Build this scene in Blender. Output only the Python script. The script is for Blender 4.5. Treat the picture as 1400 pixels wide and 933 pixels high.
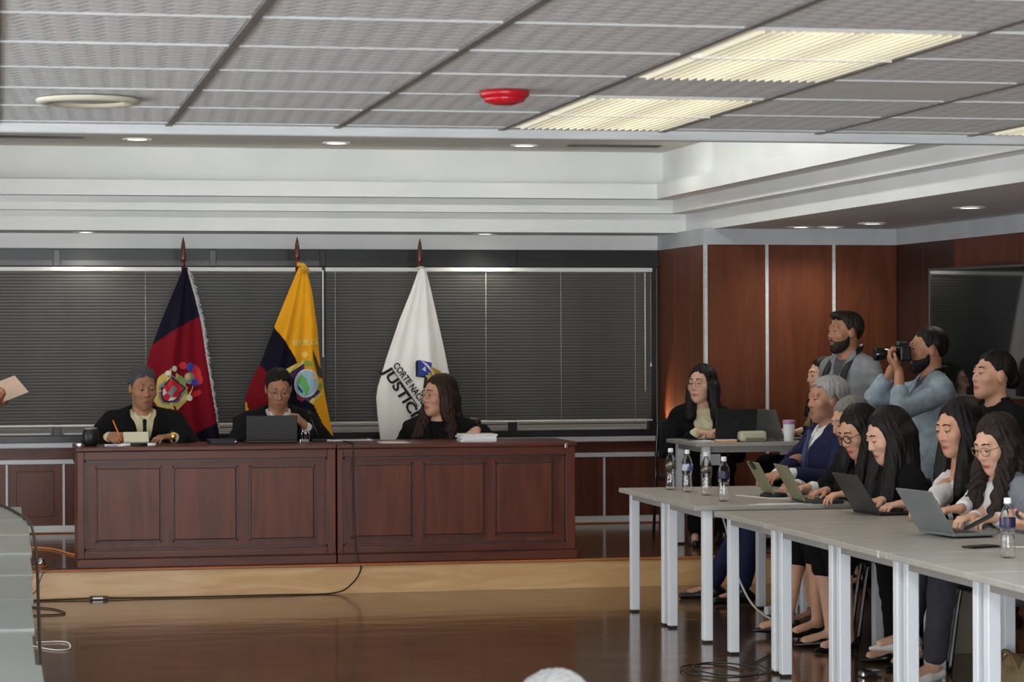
import bpy, bmesh, math, random
import numpy as np
from mathutils import Vector, Matrix
random.seed(7); np.random.seed(7)
for o in list(bpy.data.objects): bpy.data.objects.remove(o, do_unlink=True)
SC = bpy.context.scene
COL = SC.collection

# ---------------------------------------------------------------- camera, world, exposure
F_PX, CAM_H = 3500.0, 1.6
YAW = math.atan(705 / F_PX); PITCH = -6.9 / F_PX; ROLL = -0.0035
fw = Vector((math.sin(YAW) * math.cos(PITCH), math.cos(YAW) * math.cos(PITCH), math.sin(PITCH)))
rt = Vector((math.cos(YAW), -math.sin(YAW), 0)); up = rt.cross(fw)
rt2 = rt * math.cos(ROLL) + up * math.sin(ROLL); up2 = up * math.cos(ROLL) - rt * math.sin(ROLL)
cam_d = bpy.data.cameras.new('camera'); cam = bpy.data.objects.new('camera', cam_d); COL.objects.link(cam)
m3 = Matrix((rt2, up2, -fw)).transposed()
cam.matrix_world = Matrix.Translation((0, 0, CAM_H)) @ m3.to_4x4()
cam_d.sensor_fit = 'HORIZONTAL'; cam_d.sensor_width = 36; cam_d.lens = F_PX / 1400 * 36
cam_d.clip_start = 0.1; cam_d.clip_end = 200
cam_d.dof.use_dof = True; cam_d.dof.focus_distance = 14.5; cam_d.dof.aperture_fstop = 9.0
SC.camera = cam
vs = SC.view_settings
vs.view_transform = 'Standard'; vs.look = 'None'; vs.gamma = 1.0; vs.use_curve_mapping = False
vs.exposure = -0.62
w = bpy.data.worlds.new('world'); SC.world = w; w.use_nodes = True
bg = w.node_tree.nodes['Background']; bg.inputs[0].default_value = (1.0, 0.86, 0.72, 1); bg.inputs[1].default_value = 0.16

def area_light(name, loc, rot, sx, sy, power, color=(1, 1, 1), spread=180):
    l = bpy.data.lights.new(name, 'AREA'); l.shape = 'RECTANGLE'; l.size = sx; l.size_y = sy
    l.energy = power; l.color = color; l.spread = math.radians(spread)
    o = bpy.data.objects.new(name, l); COL.objects.link(o); o.location = loc; o.rotation_euler = rot
    return o
# added fill panel behind the camera, lifts the ceiling and front faces
area_light('fill_rear', (-0.8, -4.6, 1.1), (math.radians(101), 0, 0), 7.0, 1.9, 1500, (0.95, 0.98, 1.0))
# second added fill along the left wall, for the ceiling and bench sheen
area_light('fill_left', (-4.9, 9.0, 1.0), (math.radians(100), 0, math.radians(-90)), 13.0, 1.5, 680, (0.95, 0.98, 1.0))

# ---------------------------------------------------------------- helpers
def tag(o, label=None, cat=None, group=None, kind=None):
    if label: o['label'] = label
    if cat: o['category'] = cat
    if group: o['group'] = group
    if kind: o['kind'] = kind
    return o
def empty(name, loc=(0, 0, 0), rz=0.0, label=None, cat=None, group=None, kind=None):
    o = bpy.data.objects.new(name, None); COL.objects.link(o); o.empty_display_size = .1
    o.location = loc; o.rotation_euler = (0, 0, rz)
    return tag(o, label, cat, group, kind)
def link(name, me, mats, parent=None, loc=(0, 0, 0), rot=(0, 0, 0)):
    o = bpy.data.objects.new(name, me); COL.objects.link(o)
    o.location = loc; o.rotation_euler = rot
    if mats is not None:
        for m in (mats if isinstance(mats, (list, tuple)) else [mats]):
            me.materials.append(m)
    if parent: o.parent = parent
    return o
def same(o, parent, loc, rot=None, name=None):      # an individual that shares mesh data
    c = o.copy(); COL.objects.link(c); c.parent = parent; c.location = loc
    if rot: c.rotation_euler = rot
    return c
def copy_tree(o, parent=None):
    c = o.copy(); COL.objects.link(c); c.parent = parent
    for ch in list(o.children): copy_tree(ch, c)
    return c
class MB:
    """collects shapes and links them as ONE mesh object"""
    def __init__(s): s.bm = bmesh.new(); s.mi = 0
    def box(s, x0, x1, y0, y1, z0, z1, bev=0.0, seg=1, rot=None, piv=None):
        r = bmesh.ops.create_cube(s.bm, size=1.0); vs_ = r['verts']
        for v in vs_:
            v.co = Vector((x0 + (v.co.x + .5) * (x1 - x0), y0 + (v.co.y + .5) * (y1 - y0), z0 + (v.co.z + .5) * (z1 - z0)))
        es = set(e for v in vs_ for e in v.link_edges)
        fs = set(f for v in vs_ for f in v.link_faces)
        for f in fs: f.material_index = s.mi
        allv = list(vs_)
        if bev > 0:
            rr = bmesh.ops.bevel(s.bm, geom=list(es), offset=bev, segments=seg, affect='EDGES', profile=.5)
            allv = list(set(allv) & set(s.bm.verts)) if False else [v for v in rr['verts']] + [v for v in vs_ if v.is_valid]
            for f in rr['faces']: f.material_index = s.mi
        if rot is not None:
            bmesh.ops.rotate(s.bm, verts=list(set(allv)), cent=piv or ((x0 + x1) / 2, (y0 + y1) / 2, (z0 + z1) / 2), matrix=rot)
        return s
    def tube(s, pts, r, n=8, cap=True):
        pts = [Vector(p) for p in pts]; rings = []
        rs = r if isinstance(r, (list, tuple)) else [r] * len(pts)
        prev = None
        for i, p in enumerate(pts):
            t = (pts[min(i + 1, len(pts) - 1)] - pts[max(i - 1, 0)]).normalized()
            a = prev if prev is not None else (Vector((0, 0, 1)) if abs(t.z) < .9 else Vector((1, 0, 0)))
            u = (a - t * a.dot(t))
            if u.length < 1e-6: u = t.orthogonal()
            u.normalize(); v = t.cross(u); prev = u
            rings.append([s.bm.verts.new(p + (u * math.cos(2 * math.pi * k / n) + v * math.sin(2 * math.pi * k / n)) * rs[i]) for k in range(n)])
        for a, b in zip(rings, rings[1:]):
            for k in range(n):
                f = s.bm.faces.new((a[k], a[(k + 1) % n], b[(k + 1) % n], b[k])); f.material_index = s.mi; f.smooth = True
        if cap:
            for rg, rev in ((rings[0], True), (rings[-1], False)):
                f = s.bm.faces.new(rg[::-1] if rev else rg); f.material_index = s.mi
        return s
    def lathe(s, prof, c=(0, 0, 0), n=24, cap=True, rot=None):
        rings = []; c = Vector(c)
        for (r, z) in prof:
            rg = []
            for k in range(n):
                p = Vector((r * math.cos(2 * math.pi * k / n), r * math.sin(2 * math.pi * k / n), z))
                if rot is not None: p = rot @ p
                rg.append(s.bm.verts.new(c + p))
            rings.append(rg)
        for a, b in zip(rings, rings[1:]):
            for k in range(n):
                f = s.bm.faces.new((a[k], a[(k + 1) % n], b[(k + 1) % n], b[k])); f.material_index = s.mi; f.smooth = True
        if cap:
            for rg, rev in ((rings[0], True), (rings[-1], False)):
                f = s.bm.faces.new(rg[::-1] if rev else rg); f.material_index = s.mi
        return s
    def ball(s, c, r, sc=(1, 1, 1), u=16, v=10):
        m = Matrix.Translation(c) @ Matrix.Diagonal((r * sc[0], r * sc[1], r * sc[2], 1))
        rr = bmesh.ops.create_uvsphere(s.bm, u_segments=u, v_segments=v, radius=1, matrix=m)
        for vv in rr['verts']:
            for f in vv.link_faces: f.smooth = True; f.material_index = s.mi
        return s
    def poly(s, pts, thick=None, d=(0, 1, 0)):
        d = Vector(d); a = [s.bm.verts.new(p) for p in pts]
        if not thick:
            f = s.bm.faces.new(a); f.material_index = s.mi; return s
        b = [s.bm.verts.new(Vector(p) + d * thick) for p in pts]; n = len(a)
        s.bm.faces.new(a[::-1]).material_index = s.mi; s.bm.faces.new(b).material_index = s.mi
        for k in range(n):
            s.bm.faces.new((a[k], a[(k + 1) % n], b[(k + 1) % n], b[k])).material_index = s.mi
        return s
    def mesh(s, name):
        bmesh.ops.recalc_face_normals(s.bm, faces=s.bm.faces)
        me = bpy.data.meshes.new(name); s.bm.to_mesh(me); s.bm.free(); return me
    def build(s, name, mats, parent=None, loc=(0, 0, 0), rot=(0, 0, 0)):
        return link(name, s.mesh(name), mats, parent, loc, rot)
def box(name, m, x0, x1, y0, y1, z0, z1, parent=None, bev=0.0, seg=1, loc=(0, 0, 0), rot=(0, 0, 0)):
    return MB().box(x0, x1, y0, y1, z0, z1, bev, seg).build(name, m, parent, loc, rot)
def RX(a): return Matrix.Rotation(a, 3, 'X')
def RY(a): return Matrix.Rotation(a, 3, 'Y')
def RZ(a): return Matrix.Rotation(a, 3, 'Z')

# ---------------------------------------------------------------- materials
def srgb(r, g, b):
    f = lambda c: (c / 255 / 12.92) if c / 255 <= .04045 else ((c / 255 + .055) / 1.055) ** 2.4
    return (f(r), f(g), f(b), 1)
MATS = {}
def mat(name, col, rough=.5, metal=0.0, spec=.5, col2=None, scale=(8, 8, 8), detail=4, lo=.35, hi=.65, bump=0.0, bscale=None,
        coat=0.0, emis=None, estr=0.0, trans=0.0, ior=1.45, sheen=0.0, attr=None, alpha=1.0, sub=0.0, dist=0.0):
    m = bpy.data.materials.new(name); m.use_nodes = True; nt = m.node_tree; b = nt.nodes['Principled BSDF']
    b.inputs['Base Color'].default_value = col; b.inputs['Roughness'].default_value = rough; b.inputs['Metallic'].default_value = metal
    b.inputs['Specular IOR Level'].default_value = spec; b.inputs['Coat Weight'].default_value = coat; b.inputs['Coat Roughness'].default_value = .08
    b.inputs['Transmission Weight'].default_value = trans; b.inputs['IOR'].default_value = ior; b.inputs['Sheen Weight'].default_value = sheen
    b.inputs['Alpha'].default_value = alpha
    if sub: b.inputs['Subsurface Weight'].default_value = sub; b.inputs['Subsurface Radius'].default_value = (.01, .004, .002)
    if emis: b.inputs['Emission Color'].default_value = emis; b.inputs['Emission Strength'].default_value = estr
    tc = nt.nodes.new('ShaderNodeTexCoord'); mp = nt.nodes.new('ShaderNodeMapping'); mp.inputs['Scale'].default_value = scale
    nt.links.new(tc.outputs['Object'], mp.inputs[0])
    nz = nt.nodes.new('ShaderNodeTexNoise'); nz.inputs['Scale'].default_value = 1.0; nz.inputs['Detail'].default_value = detail; nz.inputs['Distortion'].default_value = dist
    nt.links.new(mp.outputs[0], nz.inputs['Vector'])
    if col2 is not None or attr:
        mx = nt.nodes.new('ShaderNodeMix'); mx.data_type = 'RGBA'
        mr = nt.nodes.new('ShaderNodeMapRange'); mr.inputs[1].default_value = lo; mr.inputs[2].default_value = hi
        nt.links.new(nz.outputs['Fac'], mr.inputs[0]); nt.links.new(mr.outputs[0], mx.inputs[0])
        if attr:
            at = nt.nodes.new('ShaderNodeAttribute'); at.attribute_name = attr
            nt.links.new(at.outputs['Color'], mx.inputs[6])
            mul = nt.nodes.new('ShaderNodeMix'); mul.data_type = 'RGBA'; mul.blend_type = 'MULTIPLY'; mul.inputs[0].default_value = 1
            nt.links.new(at.outputs['Color'], mul.inputs[6]); mul.inputs[7].default_value = (.93, .92, .91, 1)
            nt.links.new(mul.outputs[2], mx.inputs[7])
        else:
            mx.inputs[6].default_value = col; mx.inputs[7].default_value = col2
        nt.links.new(mx.outputs[2], b.inputs['Base Color'])
    if bump:
        bp = nt.nodes.new('ShaderNodeBump'); bp.inputs['Strength'].default_value = bump; bp.inputs['Distance'].default_value = .01
        if bscale:
            mp2 = nt.nodes.new('ShaderNodeMapping'); mp2.inputs['Scale'].default_value = bscale; nt.links.new(tc.outputs['Object'], mp2.inputs[0])
            nz2 = nt.nodes.new('ShaderNodeTexNoise'); nz2.inputs['Scale'].default_value = 1; nz2.inputs['Detail'].default_value = 3
            nt.links.new(mp2.outputs[0], nz2.inputs['Vector']); nt.links.new(nz2.outputs['Fac'], bp.inputs['Height'])
        else: nt.links.new(nz.outputs['Fac'], bp.inputs['Height'])
        nt.links.new(bp.outputs[0], b.inputs['Normal'])
    MATS[name] = m
    return m
M_white = mat('white_plaster', srgb(232, 233, 232), .7, col2=srgb(224, 226, 225), scale=(2, 2, 2))
M_trimw = mat('white_metal_trim', srgb(205, 208, 210), .35, col2=srgb(190, 194, 197), scale=(3, 3, 30))
M_grey_band = mat('grey_paint', srgb(190, 194, 198), .6, col2=srgb(178, 182, 187), scale=(4, 4, 4))
M_soffit = mat('soffit_paint', srgb(226, 227, 230), .7, col2=srgb(218, 219, 222), scale=(2, 2, 2))
M_beige = mat('tray_paint', srgb(226, 220, 210), .7, col2=srgb(218, 212, 203), scale=(2, 2, 2))
M_tee = mat('ceiling_grid_metal', srgb(132, 132, 132), .5, col2=srgb(112, 112, 112), scale=(20, 20, 20))
M_wood = mat('mahogany_bench', srgb(98, 50, 34), .36, spec=.30, col2=srgb(78, 38, 26), scale=(14, 14, 1.5), dist=1.2, coat=.0, bump=.04, bscale=(60, 60, 4))
M_woodh = mat('mahogany_rail', srgb(92, 47, 33), .36, spec=.30, col2=srgb(74, 36, 26), scale=(1.5, 14, 14), dist=1.0)
M_groove = mat('dark_groove_wood', srgb(52, 18, 16), .4, col2=srgb(40, 14, 12))
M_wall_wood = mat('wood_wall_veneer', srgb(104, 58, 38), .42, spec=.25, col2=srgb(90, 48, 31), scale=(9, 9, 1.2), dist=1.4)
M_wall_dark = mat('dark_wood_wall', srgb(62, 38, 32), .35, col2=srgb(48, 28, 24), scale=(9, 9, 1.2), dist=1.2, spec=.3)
M_step = mat('light_wood_riser', srgb(200, 164, 118), .38, col2=srgb(184, 146, 100), scale=(1.6, 8, 10), dist=1.6, coat=.15)
M_orange_wood = mat('orange_wood_trim', srgb(170, 100, 50), .35, col2=srgb(140, 80, 38), scale=(2, 12, 12))
M_black_frame = mat('black_aluminium', srgb(34, 35, 37), .35, col2=srgb(26, 27, 29), scale=(3, 3, 3))
M_gunmetal = mat('grey_aluminium', srgb(92, 92, 94), .4, metal=.3, col2=srgb(78, 78, 80), scale=(3, 3, 3))
M_slat = mat('blind_slat_grey', srgb(90, 89, 86), .45, col2=srgb(80, 79, 76), scale=(2, 2, 2))
M_rail_w = mat('blind_rail_white', srgb(225, 224, 220), .35)
M_cord = mat('cord_pale', srgb(196, 196, 190), .6)
M_table_top = mat('grey_laminate', srgb(168, 166, 160), .32, col2=srgb(156, 154, 148), scale=(1.5, 14, 14), dist=.8)
M_table_leg = mat('pale_grey_steel', srgb(222, 228, 234), .4, col2=srgb(214, 220, 227), scale=(4, 4, 2))
M_apron = mat('grey_apron', srgb(158, 156, 154), .45, col2=srgb(148, 146, 144), scale=(3, 3, 3))
M_left_table = mat('grey_green_laminate', srgb(140, 146, 142), .35, col2=srgb(130, 137, 133), scale=(2, 2, 2))
M_black = mat('black_plastic', srgb(20, 20, 22), .4, col2=srgb(16, 16, 18))
M_cable = mat('black_cable_rubber', srgb(24, 24, 24), .5)
M_cable_w = mat('white_cable', srgb(214, 212, 204), .5)
M_chrome = mat('chrome', srgb(210, 210, 212), .15, metal=1.0)
M_paper = mat('white_paper', srgb(226, 226, 228), .7, col2=srgb(216, 216, 220), scale=(5, 5, 60))
M_glass_dark = mat('dark_screen_glass', srgb(14, 18, 19), .035, spec=.5, ior=2.1)
M_pane = mat('window_pane_glass', (1, 1, 1, 1), .0, trans=1.0, ior=1.05)
M_red = mat('red_plastic', srgb(190, 22, 40), .3, coat=.3)
M_emit_warm = mat('lamp_lens', (1, 1, 1, 1), .4, emis=(1, .93, .8, 1), estr=6.0)
M_tile_plain = mat('plain_grey_tile', srgb(214, 218, 220), .8, col2=srgb(204, 208, 210), scale=(3, 3, 3))

def tile_material():
    m = bpy.data.materials.new('woven_ceiling_tile'); m.use_nodes = True; nt = m.node_tree; b = nt.nodes['Principled BSDF']
    b.inputs['Roughness'].default_value = .8
    tc = nt.nodes.new('ShaderNodeTexCoord'); mp = nt.nodes.new('ShaderNodeMapping'); mp.inputs['Scale'].default_value = (1, 1, 1)
    mp.inputs['Rotation'].default_value = (0, 0, math.radians(-28))
    nt.links.new(tc.outputs['Object'], mp.inputs[0])
    br = nt.nodes.new('ShaderNodeTexBrick'); br.inputs['Scale'].default_value = 1.0
    br.inputs['Brick Width'].default_value = .075; br.inputs['Row Height'].default_value = .062; br.inputs['Mortar Size'].default_value = .010
    br.inputs['Mortar Smooth'].default_value = .8
    br.inputs['Color1'].default_value = srgb(228, 232, 236); br.inputs['Color2'].default_value = srgb(222, 227, 231); br.inputs['Mortar'].default_value = srgb(190, 196, 202)
    nt.links.new(mp.outputs[0], br.inputs['Vector']); nt.links.new(br.outputs['Color'], b.inputs['Base Color'])
    bp = nt.nodes.new('ShaderNodeBump'); bp.inputs['Strength'].default_value = .5; bp.inputs['Distance'].default_value = .006; bp.invert = True
    nt.links.new(br.outputs['Fac'], bp.inputs['Height']); nt.links.new(bp.outputs[0], b.inputs['Normal'])
    return m
M_tile = tile_material()

def floor_material():
    m = mat('polished_brown_floor', srgb(98, 73, 50), .13, col2=srgb(80, 58, 41), scale=(1.1, 2.4, 1), detail=5, dist=1.5, coat=.0, spec=.5)
    nt = m.node_tree; b = nt.nodes['Principled BSDF']
    tc = nt.nodes.new('ShaderNodeTexCoord'); mp = nt.nodes.new('ShaderNodeMapping'); mp.inputs['Scale'].default_value = (2.0, 5.0, 1)
    nt.links.new(tc.outputs['Object'], mp.inputs[0])
    nz = nt.nodes.new('ShaderNodeTexNoise'); nz.inputs['Scale'].default_value = 1.0; nz.inputs['Detail'].default_value = 3
    nt.links.new(mp.outputs[0], nz.inputs['Vector'])
    bp = nt.nodes.new('ShaderNodeBump'); bp.inputs['Strength'].default_value = .12; bp.inputs['Distance'].default_value = .02
    nt.links.new(nz.outputs['Fac'], bp.inputs['Height']); nt.links.new(bp.outputs[0], b.inputs['Normal'])
    return m
M_floor = floor_material()

def diffuser_material():      # lit prismatic panel: two tubes glow through it
    m = bpy.data.materials.new('lit_diffuser'); m.use_nodes = True; nt = m.node_tree; b = nt.nodes['Principled BSDF']
    b.inputs['Base Color'].default_value = srgb(225, 222, 205); b.inputs['Roughness'].default_value = .4
    tc = nt.nodes.new('ShaderNodeTexCoord'); sx = nt.nodes.new('ShaderNodeSeparateXYZ'); nt.links.new(tc.outputs['Object'], sx.inputs[0])
    mt = nt.nodes.new('ShaderNodeMath'); mt.operation = 'ABSOLUTE'; nt.links.new(sx.outputs['X'], mt.inputs[0])
    sb = nt.nodes.new('ShaderNodeMath'); sb.operation = 'SUBTRACT'; nt.links.new(mt.outputs[0], sb.inputs[0]); sb.inputs[1].default_value = .11
    ab = nt.nodes.new('ShaderNodeMath'); ab.operation = 'ABSOLUTE'; nt.links.new(sb.outputs[0], ab.inputs[0])
    mr = nt.nodes.new('ShaderNodeMapRange'); mr.interpolation_type = 'SMOOTHSTEP'
    mr.inputs[1].default_value = .0; mr.inputs[2].default_value = .16; mr.inputs[3].default_value = 1.8; mr.inputs[4].default_value = .34
    nt.links.new(ab.outputs[0], mr.inputs[0])
    b.inputs['Emission Color'].default_value = (1, .96, .80, 1); nt.links.new(mr.outputs[0], b.inputs['Emission Strength'])
    return m
M_diff = diffuser_material()

# ---------------------------------------------------------------- setting
S_H, CEIL, BACK = 0.18, 2.36, 18.85
def struct(o): o['kind'] = 'structure'; return o
floor = struct(box('floor', M_floor, -5, 9, -5, 15.85, -.1, 0))
stage = struct(empty('trim_1', (0, 0, 0)))                       # the low stage the bench stands on
box('stage_floor', M_floor, -5, 6.6, 15.86, 19.0, 0, S_H, stage)
box('stage_riser', M_step, -5, 6.6, 15.835, 15.86, 0, S_H - .012, stage)
box('stage_nosing', M_orange_wood, -5, 6.6, 15.825, 15.88, S_H - .012, S_H + .002, stage, bev=.004)

# back wall: plaster above the window, panelled wainscot below
wall_back = struct(empty('wall_back', (0, 0, 0)))
box('plaster', M_white, -5, 4.95, BACK, BACK + .25, 2.245, 3.2, wall_back)
box('lower_core', M_wall_dark, -5, 4.95, BACK + .02, BACK + .25, S_H, .835, wall_back)
box('sill', M_trimw, -5, 4.93, BACK - .06, BACK + .12, .800, .838, wall_back, bev=.006)
box('wood_band', M_woodh, -5, 4.93, BACK - .01, BACK + .02, .716, .800, wall_back)
box('white_rail', M_trimw, -5, 4.93, BACK - .03, BACK + .02, .682, .716, wall_back, bev=.004)
box('skirting', M_trimw, -5, 4.93, BACK - .02, BACK + .02, .188, .236, wall_back, bev=.003)
box('skirting_bead', M_orange_wood, -5, 4.93, BACK - .032, BACK + .02, S_H, .190, wall_back, bev=.005)
pm = MB().box(-.195, .195, 0, .03, .238, .680).mesh('wood_panel'); im = MB().box(-.135, .135, -.006, .004, .30, .632, bev=.004).mesh('inset'); sm = MB().box(-.008, .008, -.008, .03, .236, .682).mesh('white_strip')
pm.materials.append(M_wood); im.materials.append(M_wall_dark if False else M_wood); sm.materials.append(M_trimw)
for k in range(-9, 12):
    cx = .07 + .4047 * (k + .5)
    if cx > 4.95: break
    if k == 11: continue
    p = link('wood_panel', pm, None, wall_back, (cx, BACK - .008, 0))
    if cx < 3.9: link('inset', im, None, p, (0, 0, 0))
    link('white_strip', sm, None, wall_back, (.07 + .4047 * k, BACK - .012, 0))
link('white_strip', sm, None, wall_back, (.07 + .4047 * 11 - .02, BACK - .012, 0))
box('wood_panel', M_wood, 4.51, 4.93, BACK - .008, BACK + .02, .238, .68, wall_back)

# window band with two blinds
win = struct(empty('window_1', (0, 0, 0)))
box('top_beam', M_black_frame, -5, 4.93, BACK - .03, BACK + .06, 2.172, 2.246, win, bev=.004)
box('top_rail', M_black_frame, -5, 4.93, BACK - .045, BACK + .06, 2.116, 2.170, win, bev=.004)
box('top_lip', M_black_frame, -5, 4.93, BACK - .05, BACK - .02, 2.166, 2.176, win)
for x0, x1 in ((-1.4, .40), (.46, 1.53), (1.58, 2.34)):
    box('fanlight_panel', M_gunmetal, x0, x1, BACK - .052, BACK - .04, 2.122, 2.160, win)
for x in (.43, 1.555, 2.364, 3.80):
    box('bracket', M_gunmetal if x < 2 else M_black_frame, x - .024, x + .024, BACK - .06, BACK - .02, 2.118, 2.236, win, bev=.003)
box('bottom_rail', M_black_frame, -5, 4.93, BACK - .03, BACK + .06, .838, .888, win, bev=.003)
for x in (-3.4, -2.0, -.72, .43, 1.555, 2.364, 3.03, 3.80, 4.88):
    box('mullion', M_black_frame, x - .03, x + .03, BACK - .028, BACK + .05, .84, 2.17, win, bev=.004)
px = [-4.9, -3.4, -2.0, -.72, .43, 1.555, 2.364, 3.03, 3.80, 4.88]
for a, b in zip(px, px[1:]):
    box('window_pane', M_pane, a + .03, b - .03, BACK + .03, BACK + .036, .888, 2.12, win)
    box('sash_rail', M_trimw, a + .05, b - .05, BACK - .012, BACK + .02, .895, .907, win)
    box('sash_rail', M_gunmetal, a + .05, b - .05, BACK - .012, BACK + .02, .932, .940, win)
def blind(name, x0, x1, cords, label):
    r = empty(name, (0, 0, 0), label=label, cat='window blind', group='venetian blinds across the window')
    yb = BACK - .085
    box('head_rail', M_rail_w, x0, x1, yb - .018, yb + .018, 2.080, 2.110, r, bev=.003)
    box('bottom_bar', M_rail_w, x0, x1, yb - .014, yb + .014, .955, .968, r, bev=.004)
    w_ = x1 - x0 - .012; n = 48
    me = bpy.data.meshes.new('slat'); bm = bmesh.new()     # one closed curved slat
    prof = [(-.004, -.0136), (.001, -.0075), (.0035, 0), (.004, .0075), (.004, .0136)]
    prof = [(-c, z) for c, z in prof]; rows = []
    for xx in (-w_ / 2, w_ / 2): rows.append([bm.verts.new((xx, c, z)) for c, z in prof])
    for i in range(len(prof) - 1):
        f = bm.faces.new((rows[0][i], rows[1][i], rows[1][i + 1], rows[0][i + 1])); f.smooth = True
    bm.to_mesh(me); bm.free(); me.materials.append(M_slat)
    for i in range(n):
        link('slat', me, None, r, ((x0 + x1) / 2, yb, .975 + (i + .5) * (1.098 / n)), (0, 0, 0))
    for c in cords:
        MB().tube([(c, yb - .014, 2.08), (c, yb - .014, .96)], .0015, 5).build('ladder_cord', M_cord, r)
        for j in range(0):
            pass
    return r
b1 = blind('venetian_blind', -.16, 2.352, (0.0, 1.063, 2.22), 'grey closed venetian blind behind the two left flags')
blind('venetian_blind', -2.68, -.184, (-2.5, -1.4, -.3), 'grey closed venetian blind beyond the left edge of the photo')
b2 = blind('venetian_blind', 2.376, 4.86, (2.449, 3.579, 4.152, 4.725), 'grey closed venetian blind behind the white flag, ending at the wood wall')
MB().tube([(4.80, BACK - .11, 2.07), (4.80, BACK - .112, 1.18)], .005, 6).build('tilt_wand', M_rail_w, b2)
MB().lathe([(.002, .03), (.008, 0), (.008, -.004)], (4.845, BACK - .11, 1.37), 8).build('pull_tassel', M_rail_w, b2)
MB().tube([(4.845, BACK - .11, 2.07), (4.845, BACK - .11, 1.37)], .0015, 5).build('pull_cord', M_cord, b2)
box('edge_strip', M_rail_w, 2.352, 2.362, BACK - .11, BACK - .09, 1.45, 2.09, b1)

# tray ceiling with stepped mouldings round it
def zslab(name, m, x0, x1, y0, y1, z0, z1, par=None): return box(name, m, x0, x1, y0, y1, z0, z1, par)
tray = struct(empty('ceiling', (0, 0, 0)))
TX, TY, XL = 4.99, 18.27, -5
box('back_soffit', M_beige, XL, TX + .3, TY + .006, BACK + .2, CEIL, CEIL + .02, tray)
box('side_soffit', M_soffit, TX + .006, 9, 9.32, BACK + .2, CEIL, CEIL + .02, tray)
steps = [(0.0, CEIL, 2.494), (-.133, 2.494, 2.591), (-.29, 2.591, 2.698)]
for off, z0, z1 in steps:
    box('back_moulding', M_white, XL, TX + off + .6, TY + off * .95, TY + .6, z0 + (.0 if off else -.004), z1, tray)
    box('side_moulding', M_white, TX + off, TX + .62, 9.32, TY + off * .95 + .02, z0 + (.0 if off else -.004), z1 - .001, tray)
box('tray_back', M_white, XL, 4.83, 18.25, 18.5, 2.69, 3.0, tray)
box('tray_side', M_white, 4.812, 5.1, 9.32, 18.4, 2.69, 3.0, tray)
box('tray_top', M_beige, XL, 5.4, 9.32, 18.6, 2.945, 3.0, tray)
box('tray_front', M_white, XL, 5.4, 9.28, 9.34, 2.37, 3.0, tray)
box('roof_slab', M_white, -5, 9, -5, 9.3, 2.40, 2.5, tray)
box('grid_edge', M_trimw, -5, 9, 9.27, 9.33, CEIL - .030, CEIL + .03, tray, bev=.004)
# near ceiling: tile grid, every tile an object
T = .61
tm = MB().box(-.293, .293, -.293, .293, CEIL + .002, CEIL + .016, bev=.003).mesh('ceiling_tile'); tm.materials.append(M_tile)
tp = MB().box(-.293, .293, -.293, .293, CEIL + .002, CEIL + .016, bev=.003).mesh('ceiling_tile'); tp.materials.append(M_tile_plain)
th = MB().box(-.293, .293, -.055, .055, CEIL + .002, CEIL + .016, bev=.003).mesh('ceiling_tile'); th.materials.append(M_tile)
LIGHTS = [(3, 9), (3, 12.0), (6, 12.0)]           # column, first row of each two-row light fitting
Y0 = .61
light_cells = set()
for (i, j) in ((3, 9), (3, 12), (6, 12), (3, 5), (-3, 9), (-3, 5), (0, 4), (-3, 12), (3, 1), (-3, 1), (7, 3), (-6, 6), (-6, 10)):
    light_cells.add((i, j)); light_cells.add((i, j + 1))
for i in range(-3, 11):
    for j in range(5, 15):
        if (i, j) in light_cells: continue
        x, y = (i + .5) * T, Y0 + (j + .5) * T
        dz = random.uniform(0, .0025)
        t = link('ceiling_tile', tp if (i, j) == (4, 11) else tm, None, tray, (x, y, dz))
for i in range(-3, 11):
    if False: link('ceiling_tile', th, None, tray, ((i + .5) * T, 9.21, 0))
gm = MB().box(-.012, .012, 3.66, 9.28, CEIL - .002, CEIL + .012).mesh('ceiling_grid_tee'); gm.materials.append(M_tee)
for i in range(-3, 12): link('ceiling_grid_tee', gm, None, tray, (i * T, 0, 0))
cm = MB().box(-1.83, 6.7, -.005, .005, CEIL - .0005, CEIL + .012).mesh('ceiling_cross_tee'); cm.materials.append(M_trimw)
for j in range(5, 15): link('ceiling_cross_tee', cm, None, tray, (0, Y0 + j * T, 0))
# the wall sides of the room
wall_alcove = struct(empty('wall_alcove', (0, 0, 0)))            # wood wall that faces us on the right
WY, WX = 17.55, 6.37
box('core', M_wall_dark, 4.965, 6.6, WY + .03, WY + .3, 0, CEIL - .002, wall_alcove)
box('grey_band', M_grey_band, 4.93, 6.4, WY - .012, WY + .03, 2.245, CEIL, wall_alcove)
for a, b in ((4.945, 5.385), (5.397, 5.885), (5.897, 6.37)):
    box('wood_panel', M_wall_wood, a, b, WY, WY + .03, S_H, 2.245, wall_alcove, bev=.003)
for x in (4.94, 5.391, 5.891): box('metal_strip', M_trimw, x - .011, x + .011, WY - .008, WY + .03, S_H, 2.245, wall_alcove)
wall_pillar = struct(empty('wall_pillar', (0, 0, 0)))            # its return towards the window
box('core', M_wall_dark, 4.96, 5.3, WY + .04, 19.0, 0, CEIL - .002, wall_pillar)
for a, b in ((17.56, 17.93), (17.934, 18.37), (18.374, BACK)):
    box('wood_panel', M_wall_wood, 4.93, 4.96, a, b, .70, 2.245, wall_pillar, bev=.002)
    box('wood_panel', M_wood, 4.925, 4.96, a, b, S_H, .69, wall_pillar, bev=.002)
box('grey_band', M_grey_band, 4.925, 4.96, WY - .01, BACK, 2.245, CEIL, wall_pillar)
box('white_rail', M_trimw, 4.91, 4.96, WY + .02, BACK, .682, .716, wall_pillar)
wall_right = struct(empty('wall_right', (0, 0, 0)))
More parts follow.
